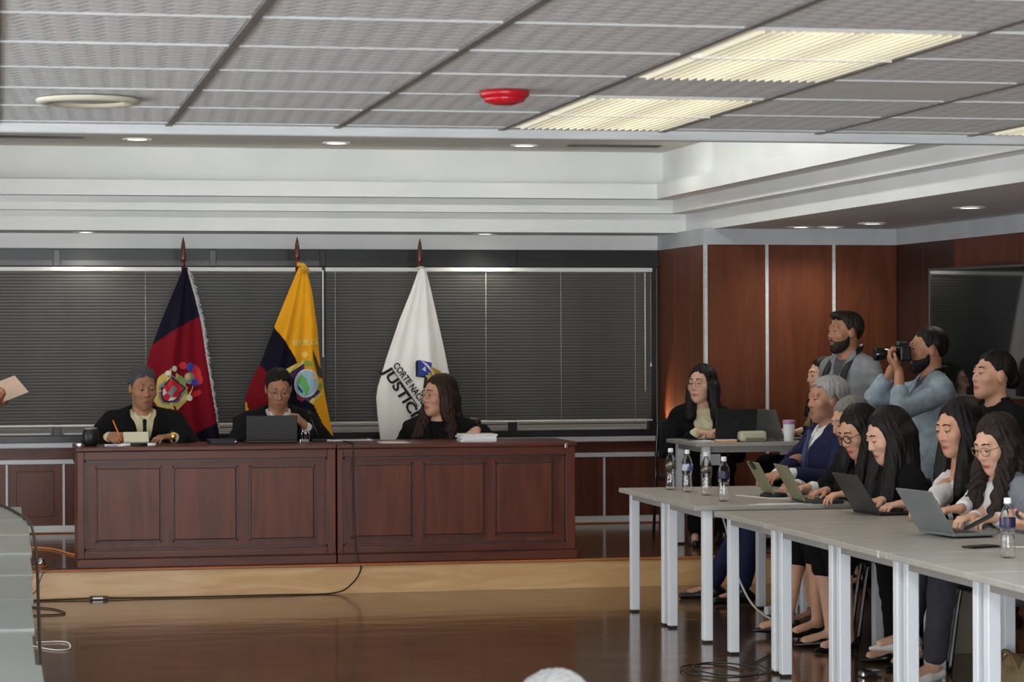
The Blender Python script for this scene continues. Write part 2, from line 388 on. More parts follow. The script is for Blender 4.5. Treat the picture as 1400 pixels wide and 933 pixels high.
box('core', M_wall_dark, WX + .03, WX + .3, -5, 18, 0, CEIL - .002, wall_right)
box('grey_band', M_grey_band, WX - .012, WX + .03, -5, WY, 2.245, CEIL, wall_right)
yb_ = [17.55, 17.02, 16.42, 15.9, 15.32, 14.75, 14.15, 13.5, 12.9, 12.3, 11.7, 11.1, 10.5]
for a, b in zip(yb_, yb_[1:]):
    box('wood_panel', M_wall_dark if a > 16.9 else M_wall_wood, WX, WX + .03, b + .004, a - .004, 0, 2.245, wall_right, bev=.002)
tv = empty('television', (5.985, 15.86, 1.2), math.radians(-80.6), label='large dark glossy screen turned toward the flags, behind the photographers', cat='television')
# local +x runs along the screen toward us, local -y is the glass side
box('screen', M_glass_dark, .012, 1.388, -.012, .0, .015, .815, tv)
box('housing', M_black, 0, 1.40, 0, .035, 0, .83, tv, bev=.006)
box('bezel', M_gunmetal, 0, .014, -.016, 0, 0, .83, tv, bev=.002); box('bezel', M_gunmetal, 1.386, 1.40, -.016, 0, 0, .83, tv, bev=.002)
box('bezel', M_gunmetal, .014, 1.386, -.016, 0, .814, .83, tv, bev=.002); box('bezel', M_gunmetal, .014, 1.386, -.016, 0, 0, .016, tv, bev=.002)
box('wall_arm', M_black, .86, .94, .035, .125, .35, .48, tv, bev=.004); box('mount_plate', M_black, .78, 1.02, .035, .05, .25, .58, tv)
struct(box('wall_left', M_white, -5.2, -5, -5, 19, 0, 3)); struct(box('wall_front', M_white, -5, 9, -5.2, -5, 0, 3))
struct(box('wall_side', M_white, 9, 9.2, -5, 10, 0, 3))

for nm_, x0, x1, y0, y1 in (('added_window_2', -4.4, 2.8, -5.0, -4.96), ('added_window_3', -5.0, -4.96, 2.4, 15.6)):      # unseen window frames added around the two fill lights
    wn = struct(empty(nm_, (0, 0, 0)))
    box('sill', M_trimw, x0, x1, y0, y1 + .04, .08, .13, wn); box('head', M_trimw, x0, x1, y0, y1 + .04, 2.08, 2.14, wn)
    n_ = 6
    for k in range(n_ + 1):
        if nm_ == 'added_window_2': xx = x0 + (x1 - x0) * k / n_; box('mullion', M_gunmetal, xx - .03, xx + .03, y0, y1, .13, 2.08, wn)
        else: yy = y0 + (y1 - y0) * k / n_; box('mullion', M_gunmetal, x0, x1, yy - .03, yy + .03, .13, 2.08, wn)

# ceiling fittings
def light_fitting(i, j, label, detailed=True, pw=42):
    x, y = (i + .5) * T, Y0 + (j + 1) * T
    r = empty('ceiling_light', (x, y, CEIL), label=label, cat='ceiling light', group='fluorescent ceiling lights')
    box('diffuser', M_diff, -.285, .285, -.585, .585, .004, .012, r)
    f = MB()
    f.box(-.30, .30, -.60, -.585, -.002, .012); f.box(-.30, .30, .585, .60, -.002, .012); f.box(-.30, -.285, -.585, .585, -.002, .012); f.box(.285, .30, -.585, .585, -.002, .012)
    f.build('frame', M_rail_w, r); box('cross_bar', M_rail_w, -.285, .285, -.006, .006, -.010, .004, r)
    if detailed:
        bm_ = MB().box(-.002, .002, -.585, .585, -.009, .005).mesh('louvre_blade'); bm_.materials.append(M_louvre)
        for k in range(1, 22): link('louvre_blade', bm_, None, r, (-.285 + k * .57 / 22, 0, 0))
    area_light('light', (x, y, CEIL - .02), (0, 0, 0), 0.5, 1.1, pw, (.93, .98, 1.0), 150)
    return r
M_louvre = mat('louvre_blade_white', srgb(238, 234, 214), .4, emis=(1, .96, .8, 1), estr=.12)
light_fitting(3, 9, 'larger nearer lit fluorescent ceiling light, beside the red detector')
light_fitting(3, 12, 'farther lit fluorescent ceiling light touching the white ceiling edge')
light_fitting(6, 12, 'lit fluorescent ceiling light cut off by the right edge of the photo', pw=20)
for (i, j) in ((3, 5), (-3, 9), (-3, 5), (0, 4), (3, 1), (-3, 1)):
    light_fitting(i, j, 'fluorescent ceiling light outside the photo, %s row, %s' % ({3: 'middle', -3: 'left', 6: 'right', 0: 'centre left'}[i], {1: 'nearest', 4: 'above the camera side', 5: 'second from the rear', 8: 'just right of view', 9: 'beside the left wall'}[j]), False)
sp = empty('ceiling_speaker', (.29, 8.28, CEIL), label='round cream ceiling speaker at the far left of the tiled ceiling', cat='ceiling speaker')
MB().lathe([(.165, .0), (.165, -.010), (.150, -.016), (.118, -.012), (.112, -.004)], (0, 0, 0), 40, cap=False).build('rim', mat('cream_plastic', srgb(206, 202, 186), .4), sp)
MB().lathe([(.112, -.004), (.06, -.008), (.001, -.010)], (0, 0, 0), 40, cap=False).build('grille', mat('speaker_mesh', srgb(168, 164, 150), .6, bump=.5, bscale=(300, 300, 300)), sp)
sd = empty('smoke_detector', (1.55, 7.80, CEIL), label='red round smoke detector on the tiled ceiling', cat='smoke detector')
MB().lathe([(.078, .0), (.078, -.012), (.070, -.020)], (0, 0, 0), 32).build('base', M_red, sd)
MB().lathe([(.068, -.018), (.062, -.032), (.030, -.042), (.002, -.043)], (0, 0, 0), 32).build('dome', M_red, sd)
def downlight(x, y, z, label, group, pw=5, sz=140):
    r = empty('downlight', (x, y, z), label=label, cat='downlight', group=group)
    MB().lathe([(.098, .001), (.098, -.007), (.082, -.010), (.074, -.002)], (0, 0, 0), 28, cap=False).build('ring', M_rail_w, r)
    MB().lathe([(.075, -.004), (.05, -.007), (.001, -.008)], (0, 0, 0), 28, cap=False).build('lens', M_emit_warm, r)
    l = bpy.data.lights.new('downlight_lamp', 'SPOT'); l.energy = pw * 5; l.spot_size = math.radians(sz); l.spot_blend = .8; l.shadow_soft_size = .05; l.color = (1, .93, .82)
    o = bpy.data.objects.new('downlight_lamp', l); COL.objects.link(o); o.location = (x, y, z - .03)
for x, y, n in ((.94, 17.5, 'left'), (2.315, 17.63, 'middle'), (3.65, 17.66, 'right')):
    downlight(x, y, 2.945, n + 'most lit downlight of the three in the raised ceiling recess' if n != 'middle' else 'middle lit downlight of the three in the raised ceiling recess', 'recess downlights', 4, 100)
downlight(.632, 18.58, CEIL, 'lit downlight in the narrow soffit left of the flags', 'soffit downlights', 5)
downlight(3.54, 18.58, CEIL, 'lit downlight in the narrow soffit right of the white flag', 'soffit downlights', 5)
for x, y, n in ((5.517, 17.15, 'leftmost lit downlight in the grey side soffit by the wood wall'), (5.739, 17.15, 'second lit downlight in the grey side soffit by the wood wall'),
                (5.837, 16.57, 'third lit downlight in the grey side soffit, nearer than the pair'), (5.684, 14.41, 'nearest lit downlight in the grey side soffit, above the dark glass')):
    downlight(x, y, CEIL, n, 'side soffit downlights', 4)
k_ = 0
for y in (14.3, 11.2):  # extra unseen downlights added to light the floor and far tables
    for x in (-.6, .94, 2.315, 3.65):
        k_ += 1
        downlight(x, y, 2.945, 'added unseen recess downlight above the open floor, outside the photo, %s row, %s' % ('farther' if y > 13 else 'nearer', {-.6: 'far left', .94: 'left', 2.315: 'middle', 3.65: 'right'}[x]), 'recess downlights', 13)
for y, n in ((12.3, 'first'), (10.2, 'second')):  # more unseen downlights added along the side soffit to brighten the tables
    downlight(5.684, y, CEIL, 'added side soffit downlight outside the photo, %s toward the camera' % n, 'side soffit downlights', 5)
for x0, x1, y0, lab in ((-.5, .58, 17.4, 'black slot air vent at the left of the raised recess'), (3.95, 4.62, 17.6, 'black slot air vent at the right of the raised recess')):
    v = empty('air_vent', ((x0 + x1) / 2, y0, 2.945), label=lab, cat='air vent', group='slot air vents')
    w_ = (x1 - x0) / 2
    box('frame', M_gunmetal, -w_, w_, -.07, .07, -.006, .004, v, bev=.002)
    for q in (-.04, 0, .04): box('slot', M_black, -w_ + .01, w_ - .01, q - .012, q + .012, -.009, -.002, v)
# hidden strip that lights the right face of the recess
area_light('recess_strip', (4.1, 14.8, 2.92), (0, math.radians(-68), 0), .08, 4.6, 20, (.97, 1, .93))
area_light('recess_strip', (2.5, 16.9, 2.93), (math.radians(62), 0, 0), 4.2, .08, 20, (.97, 1, .95))  # added strip without a fitting, lifts the back of the recess
# low sun leaking past the end of the blind onto the wood pillar
l = bpy.data.lights.new('sill_leak', 'SPOT'); l.energy = 34; l.color = (1, .64, .32); l.spot_size = math.radians(70); l.spot_blend = .9; l.shadow_soft_size = .01
o = bpy.data.objects.new('sill_leak', l); COL.objects.link(o); o.location = (4.78, 18.74, .90)
o.rotation_euler = (Vector((4.95, 18.3, 1.25)) - o.location).to_track_quat('-Z', 'Y').to_euler()

# ================================================================ furniture and props
TH = 0.925       # bench top
def bench(x0, x1, fx0, fx1, panels, label, name='judges_bench', ol=.012, orr=.012):
    r = empty(name, (0, 0, 0), label=label, cat='bench')
    y = 15.92; yb = 16.58
    body = MB()
    body.box(x0, x1, y + .022, y + .05, S_H, TH - .028)
    body.box(x0, x0 + .03, y + .05, yb, S_H, TH - .028); body.box(x1 - .03, x1, y + .05, yb, S_H, TH - .028)
    body.build('body', M_wood, r)
    # stiles and rails round the recessed field
    fz0, fz1 = .288, .843
    MB().box(x0, fx0, y, y + .024, .24, TH - .028, bev=.003).build('stile', M_wood, r)
    MB().box(fx1, x1, y, y + .024, .24, TH - .028, bev=.003).build('stile', M_wood, r)
    MB().box(fx0, fx1, y, y + .024, .24, fz0, bev=.003).build('rail', M_woodh, r)
    MB().box(fx0, fx1, y, y + .024, fz1, TH - .028, bev=.003).build('rail', M_woodh, r)
    mo = MB(); t = .012
    mo.box(fx0, fx0 + t, y + .004, y + .03, fz0, fz1); mo.box(fx1 - t, fx1, y + .004, y + .03, fz0, fz1)
    mo.box(fx0, fx1, y + .004, y + .03, fz0, fz0 + t); mo.box(fx0, fx1, y + .004, y + .03, fz1 - t, fz1)
    mo.build('moulding', M_groove, r)
    for a, b, c, d in panels:
        p = MB().box(a + .012, b - .012, y + .006, y + .024, c + .012, d - .012, bev=.006, seg=2).build('panel', M_wood, r)
        g = MB(); t = .010
        g.box(a, a + t, y + .010, y + .024, c, d); g.box(b - t, b, y + .010, y + .024, c, d)
        g.box(a, b, y + .010, y + .024, c, c + t); g.box(a, b, y + .010, y + .024, d - t, d)
        g.build('groove', M_groove, p)
    box('plinth', M_woodh, x0 - ol / 3, x1 + orr, y - .012, y + .03, S_H, .236, r, bev=.004)
    box('worktop', M_woodh, x0 - ol, x1 + orr, y - .014, yb, TH - .028, TH, r, bev=.006, seg=2)
    return r
bench(.485, 2.078, .525, 2.026, [(.592, 1.0, .335, .803), (1.065, 1.469, .333, .801), (1.539, 1.953, .331, .799)],
      'left mahogany panelled bench with greyish sheen, black laptop standing on it', orr=.004)
rb = bench(2.090, 3.614, 2.125, 3.556, [(2.176, 2.573, .333, .803), (2.637, 3.034, .335, .801), (3.098, 3.478, .337, .801)],
      'right mahogany panelled bench, reddish, with a paper stack on it', ol=.004)
hb = MB(); hb.box(3.47, 3.60, 15.912, 15.918, .905, .922); hb.box(3.545, 3.565, 15.900, 15.915, .885, .915, bev=.003)
hb.build('corner_hardware', M_chrome, rb)

# grey work tables
def table(x0, y0, y1, xl, label, top_z=.715, base=0.0, group='grey work tables', m=M_table_top, w_=None):
    L = xl
    r = empty('work_table', (x0, y0, base), label=label, cat='table', group=group)
    D = y1 - y0
    box('tabletop', m, 0, L, 0, D, top_z - .025, top_z, r, bev=.002)
    ap = MB(); a = .06
    ap.box(a, a + .02, .05, D - .05, top_z - .065, top_z - .026); ap.box(L - a - .02, L - a, .05, D - .05, top_z - .065, top_z - .026)
    ap.box(a, L - a, .05, .07, top_z - .065, top_z - .026); ap.box(a, L - a, D - .07, D - .05, top_z - .065, top_z - .026)
    ap.build('apron', M_apron, r)
    for lx in (.055, L - .105):
        for ly in (.03, D - .08):
            lg = box('leg', M_table_leg, lx, lx + .05, ly, ly + .05, .012, top_z - .026, r, bev=.003)
            box('foot', M_black, lx + .004, lx + .046, ly + .004, ly + .046, 0, .014, lg)
    return r
tabs = [(3.54, 13.62, 14.45, 'grey table farthest from camera in the right row, nearest the stage'),
        (3.54, 12.80, 13.61, 'second grey table of the right row, with the water bottle nearest its front edge'),
        (3.535, 11.555, 12.41, 'third grey table of the right row, past the small gap, under the dark open laptop'),
        (3.535, 10.70, 11.545, 'fourth grey table of the right row, behind the silver laptop'),
        (3.53, 9.86, 10.69, 'fifth grey table of the right row, with the silver laptop standing on it'),
        (3.53, 8.99, 9.85, 'sixth grey table of the right row, holding the single right bottle'),
        (3.525, 8.14, 8.98, 'nearest grey table of the right row, cut by the right edge of the photo')]
tb_ = [table(x, a, b, .92, lab) for x, a, b, lab in tabs]
box('edge_clip', M_cap if False else M_trimw, -.003, .004, .095, .106, .688, .717, tb_[4])
table(4.475, 16.14, 16.90, .90, 'grey table on the stage with two laptops and a white cup', .716, S_H)
# left row, seen almost from above
ys = [13.40, 12.47, 11.56, 10.63, 9.75, 8.87, 7.98, 7.15, 6.25]
nm = ['farthest', 'second farthest', 'third farthest', 'fourth farthest', 'fourth nearest', 'third nearest', 'second nearest', 'nearest']
xr_ = [.122, .141, .139, .131, .121, .112, .103, .119]; dz_ = [.730, .727, .723, .713, .709, .708, .699, .700]
for k, (b, a) in enumerate(zip(ys, ys[1:])):
    table(xr_[k] - .92, a + .004, b, .92, nm[k] + ' greenish grey table in the row at the left edge', dz_[k], 0, 'tables along the left edge', M_left_table)

# ---------------------------------------------------------------- bottles
M_pet = mat('clear_bottle_plastic', (1, 1, 1, 1), .04, trans=1.0, ior=1.36, spec=.7)
M_lab_b = mat('blue_white_label', srgb(84, 88, 130), .4, col2=srgb(176, 180, 200), scale=(30, 30, 14), lo=.5, hi=.52)
M_lab_s = mat('silver_label', srgb(120, 112, 96), .35, metal=.3, col2=srgb(40, 34, 30), scale=(20, 20, 50), lo=.48, hi=.52)
M_lab_d = mat('indigo_label', srgb(34, 30, 66), .4, col2=srgb(70, 64, 104), scale=(30, 30, 20), lo=.58, hi=.62)
M_cap = mat('white_bottle_cap', srgb(226, 228, 230), .4)
def bottle(x, y, label, lab, h=.235):
    r = empty('water_bottle', (x, y, .715), label=label, cat='bottle', group='plastic water bottles')
    k = h / .235; R = .031
    prof = [(.004, .004), (.022, .001), (.029, .006), (R, .016), (.0292, .024), (R, .032), (.0292, .040), (R, .048), (.0275, .058), (.0300, .066), (.0262, .076), (.0285, .086), (.0258, .096), (.0285, .106), (R, .116), (R, .162), (.029, .172), (.022, .192), (.0125, .208), (.0125, .222)]
    inner = [(max(.003, a - .0012), z + .0012) for a, z in prof][::-1]
    pr = [(a, z * k) for a, z in prof + inner]
    MB().lathe(pr, (0, 0, 0), 24, cap=False).build('bottle_body', M_pet, r)
    MB().lathe([(.0318, .122 * k), (.0322, .124 * k), (.0322, .158 * k), (.0318, .160 * k)], (0, 0, 0), 28, cap=False).build('bottle_label', lab, r)
    MB().lathe([(.001, .238 * k), (.013, .238 * k), (.0145, .235 * k), (.0145, .221 * k), (.0155, .219 * k), (.0155, .216 * k), (.001, .216 * k)], (0, 0, 0), 20, cap=False).build('bottle_cap', M_cap, r)
    return r
bottle(3.785, 14.20, 'clear water bottle with a silver label, leftmost of the four', M_lab_s)
bottle(3.82, 13.97, 'clear water bottle with a pale blue label, second from the left of four', M_lab_b)
bottle(3.845, 13.66, 'clear water bottle with a dark silver label, third from the left of four', M_lab_s)
bottle(3.792, 13.13, 'clear water bottle with indigo label, rightmost of the four, nearest the table edge', M_lab_d)
bottle(3.915, 9.53, 'clear water bottle with a purple label standing alone at the right edge', M_lab_d)

# ---------------------------------------------------------------- laptops
def laptop(name, loc, rz, label, w=.32, d=.22, ang=110, m=None, base_m=None, logo=None, base_z=None):
    r = empty(name, loc, rz, label=label, cat='laptop')
    m = m or M_black; base_m = base_m or m
    box('base', base_m, -w / 2, w / 2, -d / 2, d / 2, .002, .016, r, bev=.003)
    box('keyboard', M_black, -w / 2 + .02, w / 2 - .02, -d / 2 + .085, d / 2 - .02, .016, .0175, r)
    ld = MB().box(-w / 2, w / 2, 0, .007, 0, d, bev=.003).build('lid', m, r, (0, d / 2 - .006, .016), (math.radians(-(ang - 90)), 0, 0))
    box('screen', M_screen, -w / 2 + .01, w / 2 - .01, -.0015, .002, .012, d - .01, ld)
    if logo: MB().lathe([(.017, 0), (.017, .0012), (.014, .0012), (.014, 0)], (0, .0065, d * .55), 20, cap=False, rot=RX(-math.pi / 2)).build('logo_ring', logo, ld)
    return r
M_screen = mat('dark_screen', srgb(28, 30, 34), .2)
M_lap_grey = mat('silver_laptop_shell', srgb(128, 134, 136), .4, metal=.35, col2=srgb(118, 124, 127), scale=(4, 4, 4))
M_lap_dark = mat('charcoal_laptop_shell', srgb(52, 53, 54), .45, col2=srgb(46, 47, 48))
M_lap_mid = mat('dim_grey_laptop_shell', srgb(92, 92, 90), .45, col2=srgb(84, 84, 82))
M_gold = mat('champagne_shell', srgb(136, 132, 104), .4, metal=.3, col2=srgb(126, 122, 96))
M_gold_edge = mat('champagne_edge', srgb(214, 208, 160), .35, metal=.3)
M_claret = mat('claret_case', srgb(84, 34, 42), .5, col2=srgb(72, 28, 36))
# local +y is the hinge side; the screen faces local -y
laptop('laptop', (1.715, 16.34, TH), math.radians(180), 'black laptop on the left bench, lid facing us, in front of the middle robed man', .325, .160, 97, mat('black_laptop_shell', srgb(33, 34, 36), .42, col2=srgb(29, 30, 32)))
laptop('laptop', (4.79, 16.42, S_H + .716), math.radians(182), 'black laptop with a round mark on its lid on the stage table', .285, .205, 100, mat('soft_black_laptop_shell', srgb(30, 31, 33), .45, col2=srgb(26, 27, 29)), logo=M_lap_dark)
laptop('laptop', (5.15, 16.50, S_H + .716), math.radians(118), 'tilted grey laptop with bright rim beside the white cup', .30, .21, 112, M_lap_mid, M_lap_grey)
laptop('laptop', (4.26, 12.97, .715), math.radians(86), 'olive champagne laptop, open, typed on by the woman in black glasses', .30, .21, 118, M_gold, M_lap_dark)
laptop('laptop', (4.31, 12.04, .715), math.radians(95), 'charcoal laptop in front of the long haired woman in black', .31, .22, 122, M_lap_dark, M_black)
sl = laptop('laptop', (4.14, 10.64, .722), math.radians(99), 'silver laptop on a claret case in front of the woman in grey blazer', .31, .22, 122, M_lap_grey, M_lap_grey)
box('claret_case', M_claret, -.10, .12, -.115, .02, -.007, .002, sl, bev=.002)
# tablet on a dock beside the old man
tb = empty('tablet', (4.14, 13.46, .715), math.radians(88), label='olive tablet leaning on a dark dock in front of the old man', cat='tablet')
MB().box(-.12, .12, -.006, .004, 0, .19, bev=.003).build('slab', M_gold, tb, (0, .0, .022), (math.radians(-28), 0, 0))
MB().box(-.03, .03, .006, .014, .15, .205, bev=.003).build('clip', M_black, tb, (0, .0, .022), (math.radians(-28), 0, 0))
MB().lathe([(.001, .0), (.075, 0), (.075, .012), (.06, .022), (.001, .024)], (0, -.03, 0), 24, cap=False).build('dock', M_black, tb)
# phones
def phone(loc, rz, label, lighter=False, tilt=0):
    r = empty('phone', loc, rz, label=label, cat='phone')
    MB().box(-.036, .036, -.075, .075, 0, .009, bev=.0035, seg=2).build('body', M_black, r)
    MB().box(-.026, .026, .01, .06, .009, .0105).build('back_panel', M_lap_dark, r)
    return r
phone((4.0, 10.02, .715), math.radians(-72), 'black phone lying flat on the table by the right water bottle')
pw = empty('cable_plug', (4.105, 9.99, .715), label='white cable end trailing from the phone on the table', cat='cable')
MB().tube([(0, 0, .003), (.1, -.02, .003), (.22, -.03, .003)], .0025, 6).build('lead', M_cable_w, pw)
wc = empty('charging_cable', (0, 0, 0), label='white charging cable curling on the table by the olive tablet', cat='cable')
MB().tube([(4.0, 13.62, .718), (3.985, 13.56, .719), (4.05, 13.40, .718), (4.10, 13.28, .718), (4.17, 13.22, .718), (4.22, 13.25, .720), (4.24, 13.33, .724)], .003, 6).build('lead', M_cable_w, wc)
# papers at the front edge of the second table
pp = empty('paper_sheet', (4.0, 12.87, .715), label='white sheets lying along the front edge of the second table', cat='paper')
box('sheet', M_paper, -.16, .18, -.055, -.03, .0005, .002, pp); box('sheet', M_paper, -.10, .22, -.02, .02, .0005, .0022, pp)

# ---------------------------------------------------------------- things on the bench
def put(name, loc, label, cat, rz=0, group=None): return empty(name, loc, rz, label=label, cat=cat, group=group)
tu = put('tumbler', (.572, 16.12, TH), 'black tumbler at the left end of the bench', 'tumbler')
MB().lathe([(.001, 0), (.036, 0), (.043, .01), (.05, .05), (.05, .075), (.042, .10), (.04, .108)], (0, 0, 0), 28, cap=False).build('cup', M_black, tu)
MB().lathe([(.041, .104), (.041, .112), (.034, .116), (.001, .116)], (0, 0, 0), 28, cap=False).build('lid', M_lap_grey, tu)
st = put('stamp_box', (.50, 16.10, TH), 'small clear plastic piece left of the black tumbler', 'box'); box('case', M_lap_grey, -.02, .02, -.015, .015, 0, .022, st, bev=.004); box('tab', M_chrome, -.008, .008, -.017, -.013, .004, .014, st)
nb = put('notepad', (.71, 16.02, TH), 'lilac and white notepad at the left end of the bench', 'notepad', .05); box('cover', M_paper, -.055, .055, -.04, .04, 0, .012, nb, bev=.002); box('lilac_label', mat('lilac_print', srgb(128, 126, 176), .6), -.05, .02, -.0412, -.038, .003, .009, nb)
bk = put('writing_pad', (.86, 16.22, TH), 'cream writing pad under the writing man\'s hands', 'pad', 0); MB().box(-.078, .078, 0, .012, 0, .11, bev=.002).build('pages', mat('cream_paper', srgb(222, 222, 196), .7), bk, (0, 0, .02), (math.radians(-58), 0, 0)); box('rest', M_black, -.07, .07, .01, .08, 0, .02, bk, bev=.003)
mk = put('marker_pen', (.865, 15.99, TH), 'black and white marker pen lying before the cream pad', 'pen'); MB().tube([(-.055, 0, .010), (.05, 0, .010)], .009, 10).build('barrel', M_black, mk); MB().tube([(.05, 0, .010), (.10, 0, .010)], .0095, 10).build('cap', M_paper, mk); MB().tube([(-.11, 0, .010), (-.055, 0, .010)], .0095, 10).build('end', M_paper, mk)
fo = put('folder', (1.40, 16.28, TH), 'dark navy folder on the bench left of the black laptop', 'folder', .03); box('cover', mat('navy_card', srgb(28, 30, 46), .5, col2=srgb(22, 24, 38)), -.085, .085, -.11, .11, 0, .026, fo, bev=.003); MB().ball((.075, -.112, .012), .009).build('button', M_chrome, fo)
lv = put('ring_binder', (1.92, 16.24, TH), 'open lever arch rings beside the black laptop', 'binder', .1)
box('plate', M_chrome, -.03, .03, -.012, .012, 0, .022, lv, bev=.003)
for q in (-.014, .014): MB().tube([(q, 0, .02), (q - .002, 0, .06), (q + .004, 0, .078), (q + .012, 0, .078), (q + .018, 0, .06), (q + .018, 0, .02)], .0028, 6).build('ring', M_chrome, lv)
mi = put('gooseneck_microphone', (2.03, 16.40, TH), 'black gooseneck microphone beside the middle robed man', 'microphone')
box('base', M_black, -.05, .05, -.04, .04, 0, .018, mi, bev=.006); MB().tube([(0, 0, .015), (-.01, 0, .06), (-.04, .005, .13), (-.052, .01, .165)], .005, 8).build('gooseneck', M_black, mi); MB().tube([(-.052, .01, .165), (-.06, .012, .20)], [.010, .011], 10).build('capsule', M_black, mi)
tr = put('document_tray', (2.25, 16.45, TH), 'flat grey tray on the bench below the yellow flag', 'tray'); box('plate', M_trimw, -.17, .13, -.07, .09, 0, .010, tr, bev=.003); box('inlay', M_black, -.14, .10, -.05, .07, .010, .0115, tr)
cs = put('paper_sheet', (2.47, 16.1, TH), 'thin cream sheet standing for a reflection on the bench under the white flag', 'paper'); box('sheet', mat('cream_reflection', srgb(222, 216, 200), .7), -.09, .09, -.12, .12, .0004, .002, cs); box('fold', M_paper, -.08, -.02, -.10, .08, .002, .003, cs)  # pale reflection on the worktop, laid as a thin cream sheet
ps = put('paper_stack', (3.02, 16.16, TH), 'thick white paper stack under the robed woman\'s hand', 'papers', -.03)
for k, (dx, dy, sx) in enumerate(((0, 0, .115), (.004, -.006, .112), (-.003, .004, .116), (.006, -.002, .113))): box('sheaf', M_paper, -sx + dx, sx + dx, -.10 + dy, .12 + dy, k * .012, k * .012 + .0112, ps, rot=(0, 0, .02 * (k - 1.5)))
# ---------------------------------------------------------------- stage table
ZS = S_H + .716
dp = put('desk_phone', (4.885, 16.24, ZS), 'cream rounded desk box in front of the black laptop on the stage table', 'box')
mcream = mat('cream_plastic_box', srgb(196, 190, 168), .45, col2=srgb(186, 180, 158))
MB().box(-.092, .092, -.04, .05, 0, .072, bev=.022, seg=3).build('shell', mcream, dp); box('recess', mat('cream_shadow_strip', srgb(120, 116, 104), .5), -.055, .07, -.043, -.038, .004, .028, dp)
ky = put('keys', (5.04, 16.36, ZS), 'small bunch of shiny keys on the stage table', 'keys')
for q in range(5): box('key', M_chrome, -.022, .022, -.005, .005, .001 + q * .002, .003 + q * .002, ky, bev=.001, loc=((q - 2) * .014, .006 * (q % 2), 0), rot=(0, 0, q * .9))
MB().lathe([(.014, .012), (.017, .014), (.014, .016)], (.03, 0, 0), 16, cap=False).build('ring', M_chrome, ky)
cu = put('travel_cup', (5.135, 16.23, ZS), 'white travel cup with a lilac lid on the stage table', 'cup')
MB().lathe([(.001, 0), (.030, 0), (.032, .004), (.040, .118), (.001, .119)], (0, 0, 0), 28, cap=False).build('cup', M_cap, cu); MB().lathe([(.041, .116), (.0425, .12), (.0425, .136), (.039, .142), (.001, .142)], (0, 0, 0), 28, cap=False).build('lid', mat('lilac_lid', srgb(186, 130, 178), .45), cu)
p1 = put('paper_sheet', (4.63, 16.36, ZS), 'white papers on the left corner of the stage table', 'paper', .1); box('sheet', M_paper, -.10, .10, -.08, .07, .0005, .004, p1); box('sheet', M_paper, -.06, .10, -.06, .09, .004, .006, p1)
p2 = put('folder', (4.70, 16.22, ZS), 'orange edged paper folder on the stage table', 'folder', .06); box('cover', mat('orange_card', srgb(222, 150, 96), .6), -.07, .06, -.045, .03, .0005, .012, p2); box('sheet', M_paper, -.06, .07, -.02, .05, .012, .018, p2)
pen = put('pen', (4.56, 16.45, ZS), 'dark pen on the papers of the stage table', 'pen'); MB().tube([(-.06, 0, .009), (.05, .01, .009)], .004, 8).build('barrel', M_black, pen); MB().tube([(.05, .01, .009), (.065, .011, .009)], .003, 8).build('tip', M_chrome, pen)
pb = put('phone', (5.27, 16.42, ZS), 'dark phone at the right end of the stage table', 'phone', .4); MB().box(-.036, .036, -.075, .075, 0, .009, bev=.0035).build('body', M_black, pb); box('screen', M_screen, -.033, .033, -.07, .07, .009, .0096, pb)
nt_ = put('paper_sheet', (4.69, 16.60, ZS - .17), 'white paper hanging below the stage table top', 'paper'); box('sheet', M_paper, -.06, .08, -.002, .002, .0, .075, nt_); box('clip', M_black, -.01, .01, -.004, .004, .07, .085, nt_)

# ---------------------------------------------------------------- floor things and cables
def cable(name, pts, r, m, label, n=6):
    o = MB().tube(pts, r, n).build(name, m); tag(o, label, 'cable'); return o
def smooth(pts, k=6):
    P_ = [Vector(p) for p in pts]; out = []
    for i in range(len(P_) - 1):
        p0, p1, p2, p3 = P_[max(i - 1, 0)], P_[i], P_[i + 1], P_[min(i + 2, len(P_) - 1)]
        for q in range(k):
            t = q / k
            out.append(.5 * ((2 * p1) + (-p0 + p2) * t + (2 * p0 - 5 * p1 + 4 * p2 - p3) * t * t + (-p0 + 3 * p1 - 3 * p2 + p3) * t ** 3))
    out.append(P_[-1]); return out
cable('microphone_cable', smooth([(2.18, 16.3, .929), (2.185, 15.93, .93), (2.185, 15.897, .90), (2.19, 15.90, .6), (2.20, 15.895, .30), (2.215, 15.86, .19), (2.22, 15.81, .15), (2.17, 15.80, .07), (2.05, 15.79, .008), (1.7, 15.78, .006), (1.3, 15.77, .006), (.9, 15.79, .006), (.6, 15.79, .010), (.35, 15.80, .006), (.1, 15.79, .006), (-.4, 15.80, .006)]), .005, M_cable, 'black cable hanging down the bench front and running along the stage foot')
cable('black_cable', smooth([(-.3, 13.9, .10), (-.12, 13.75, .5), (-.05, 13.52, .74), (.04, 13.3, .738), (.10, 12.8, .737), (.15, 12.2, .732), (.165, 11.2, .68), (.155, 10.0, .55), (.150, 9.0, .30), (.16, 8.4, .10), (.24, 8.1, .008), (.42, 7.7, .006), (.7, 7.2, .006)]), .0065, M_cable, 'thick black cable falling over the edge of the left tables')
cable('thin_cable', smooth([(.55, 15.86, .186), (.42, 15.9, .184), (.32, 15.86, .184), (.27, 15.815, .16), (.22, 15.80, .05), (.1, 15.79, .006)]), .003, M_cable, 'thin black cable dropping over the stage edge at the left')
cable('orange_cable', smooth([(.05, 17.56, .185), (.21, 17.55, .186), (.36, 17.4, .186), (.46, 17.0, .186), (.54, 16.75, .186)]), .006, mat('orange_cable_rubber', srgb(214, 140, 80), .5), 'orange cable lying on the stage left of the bench')
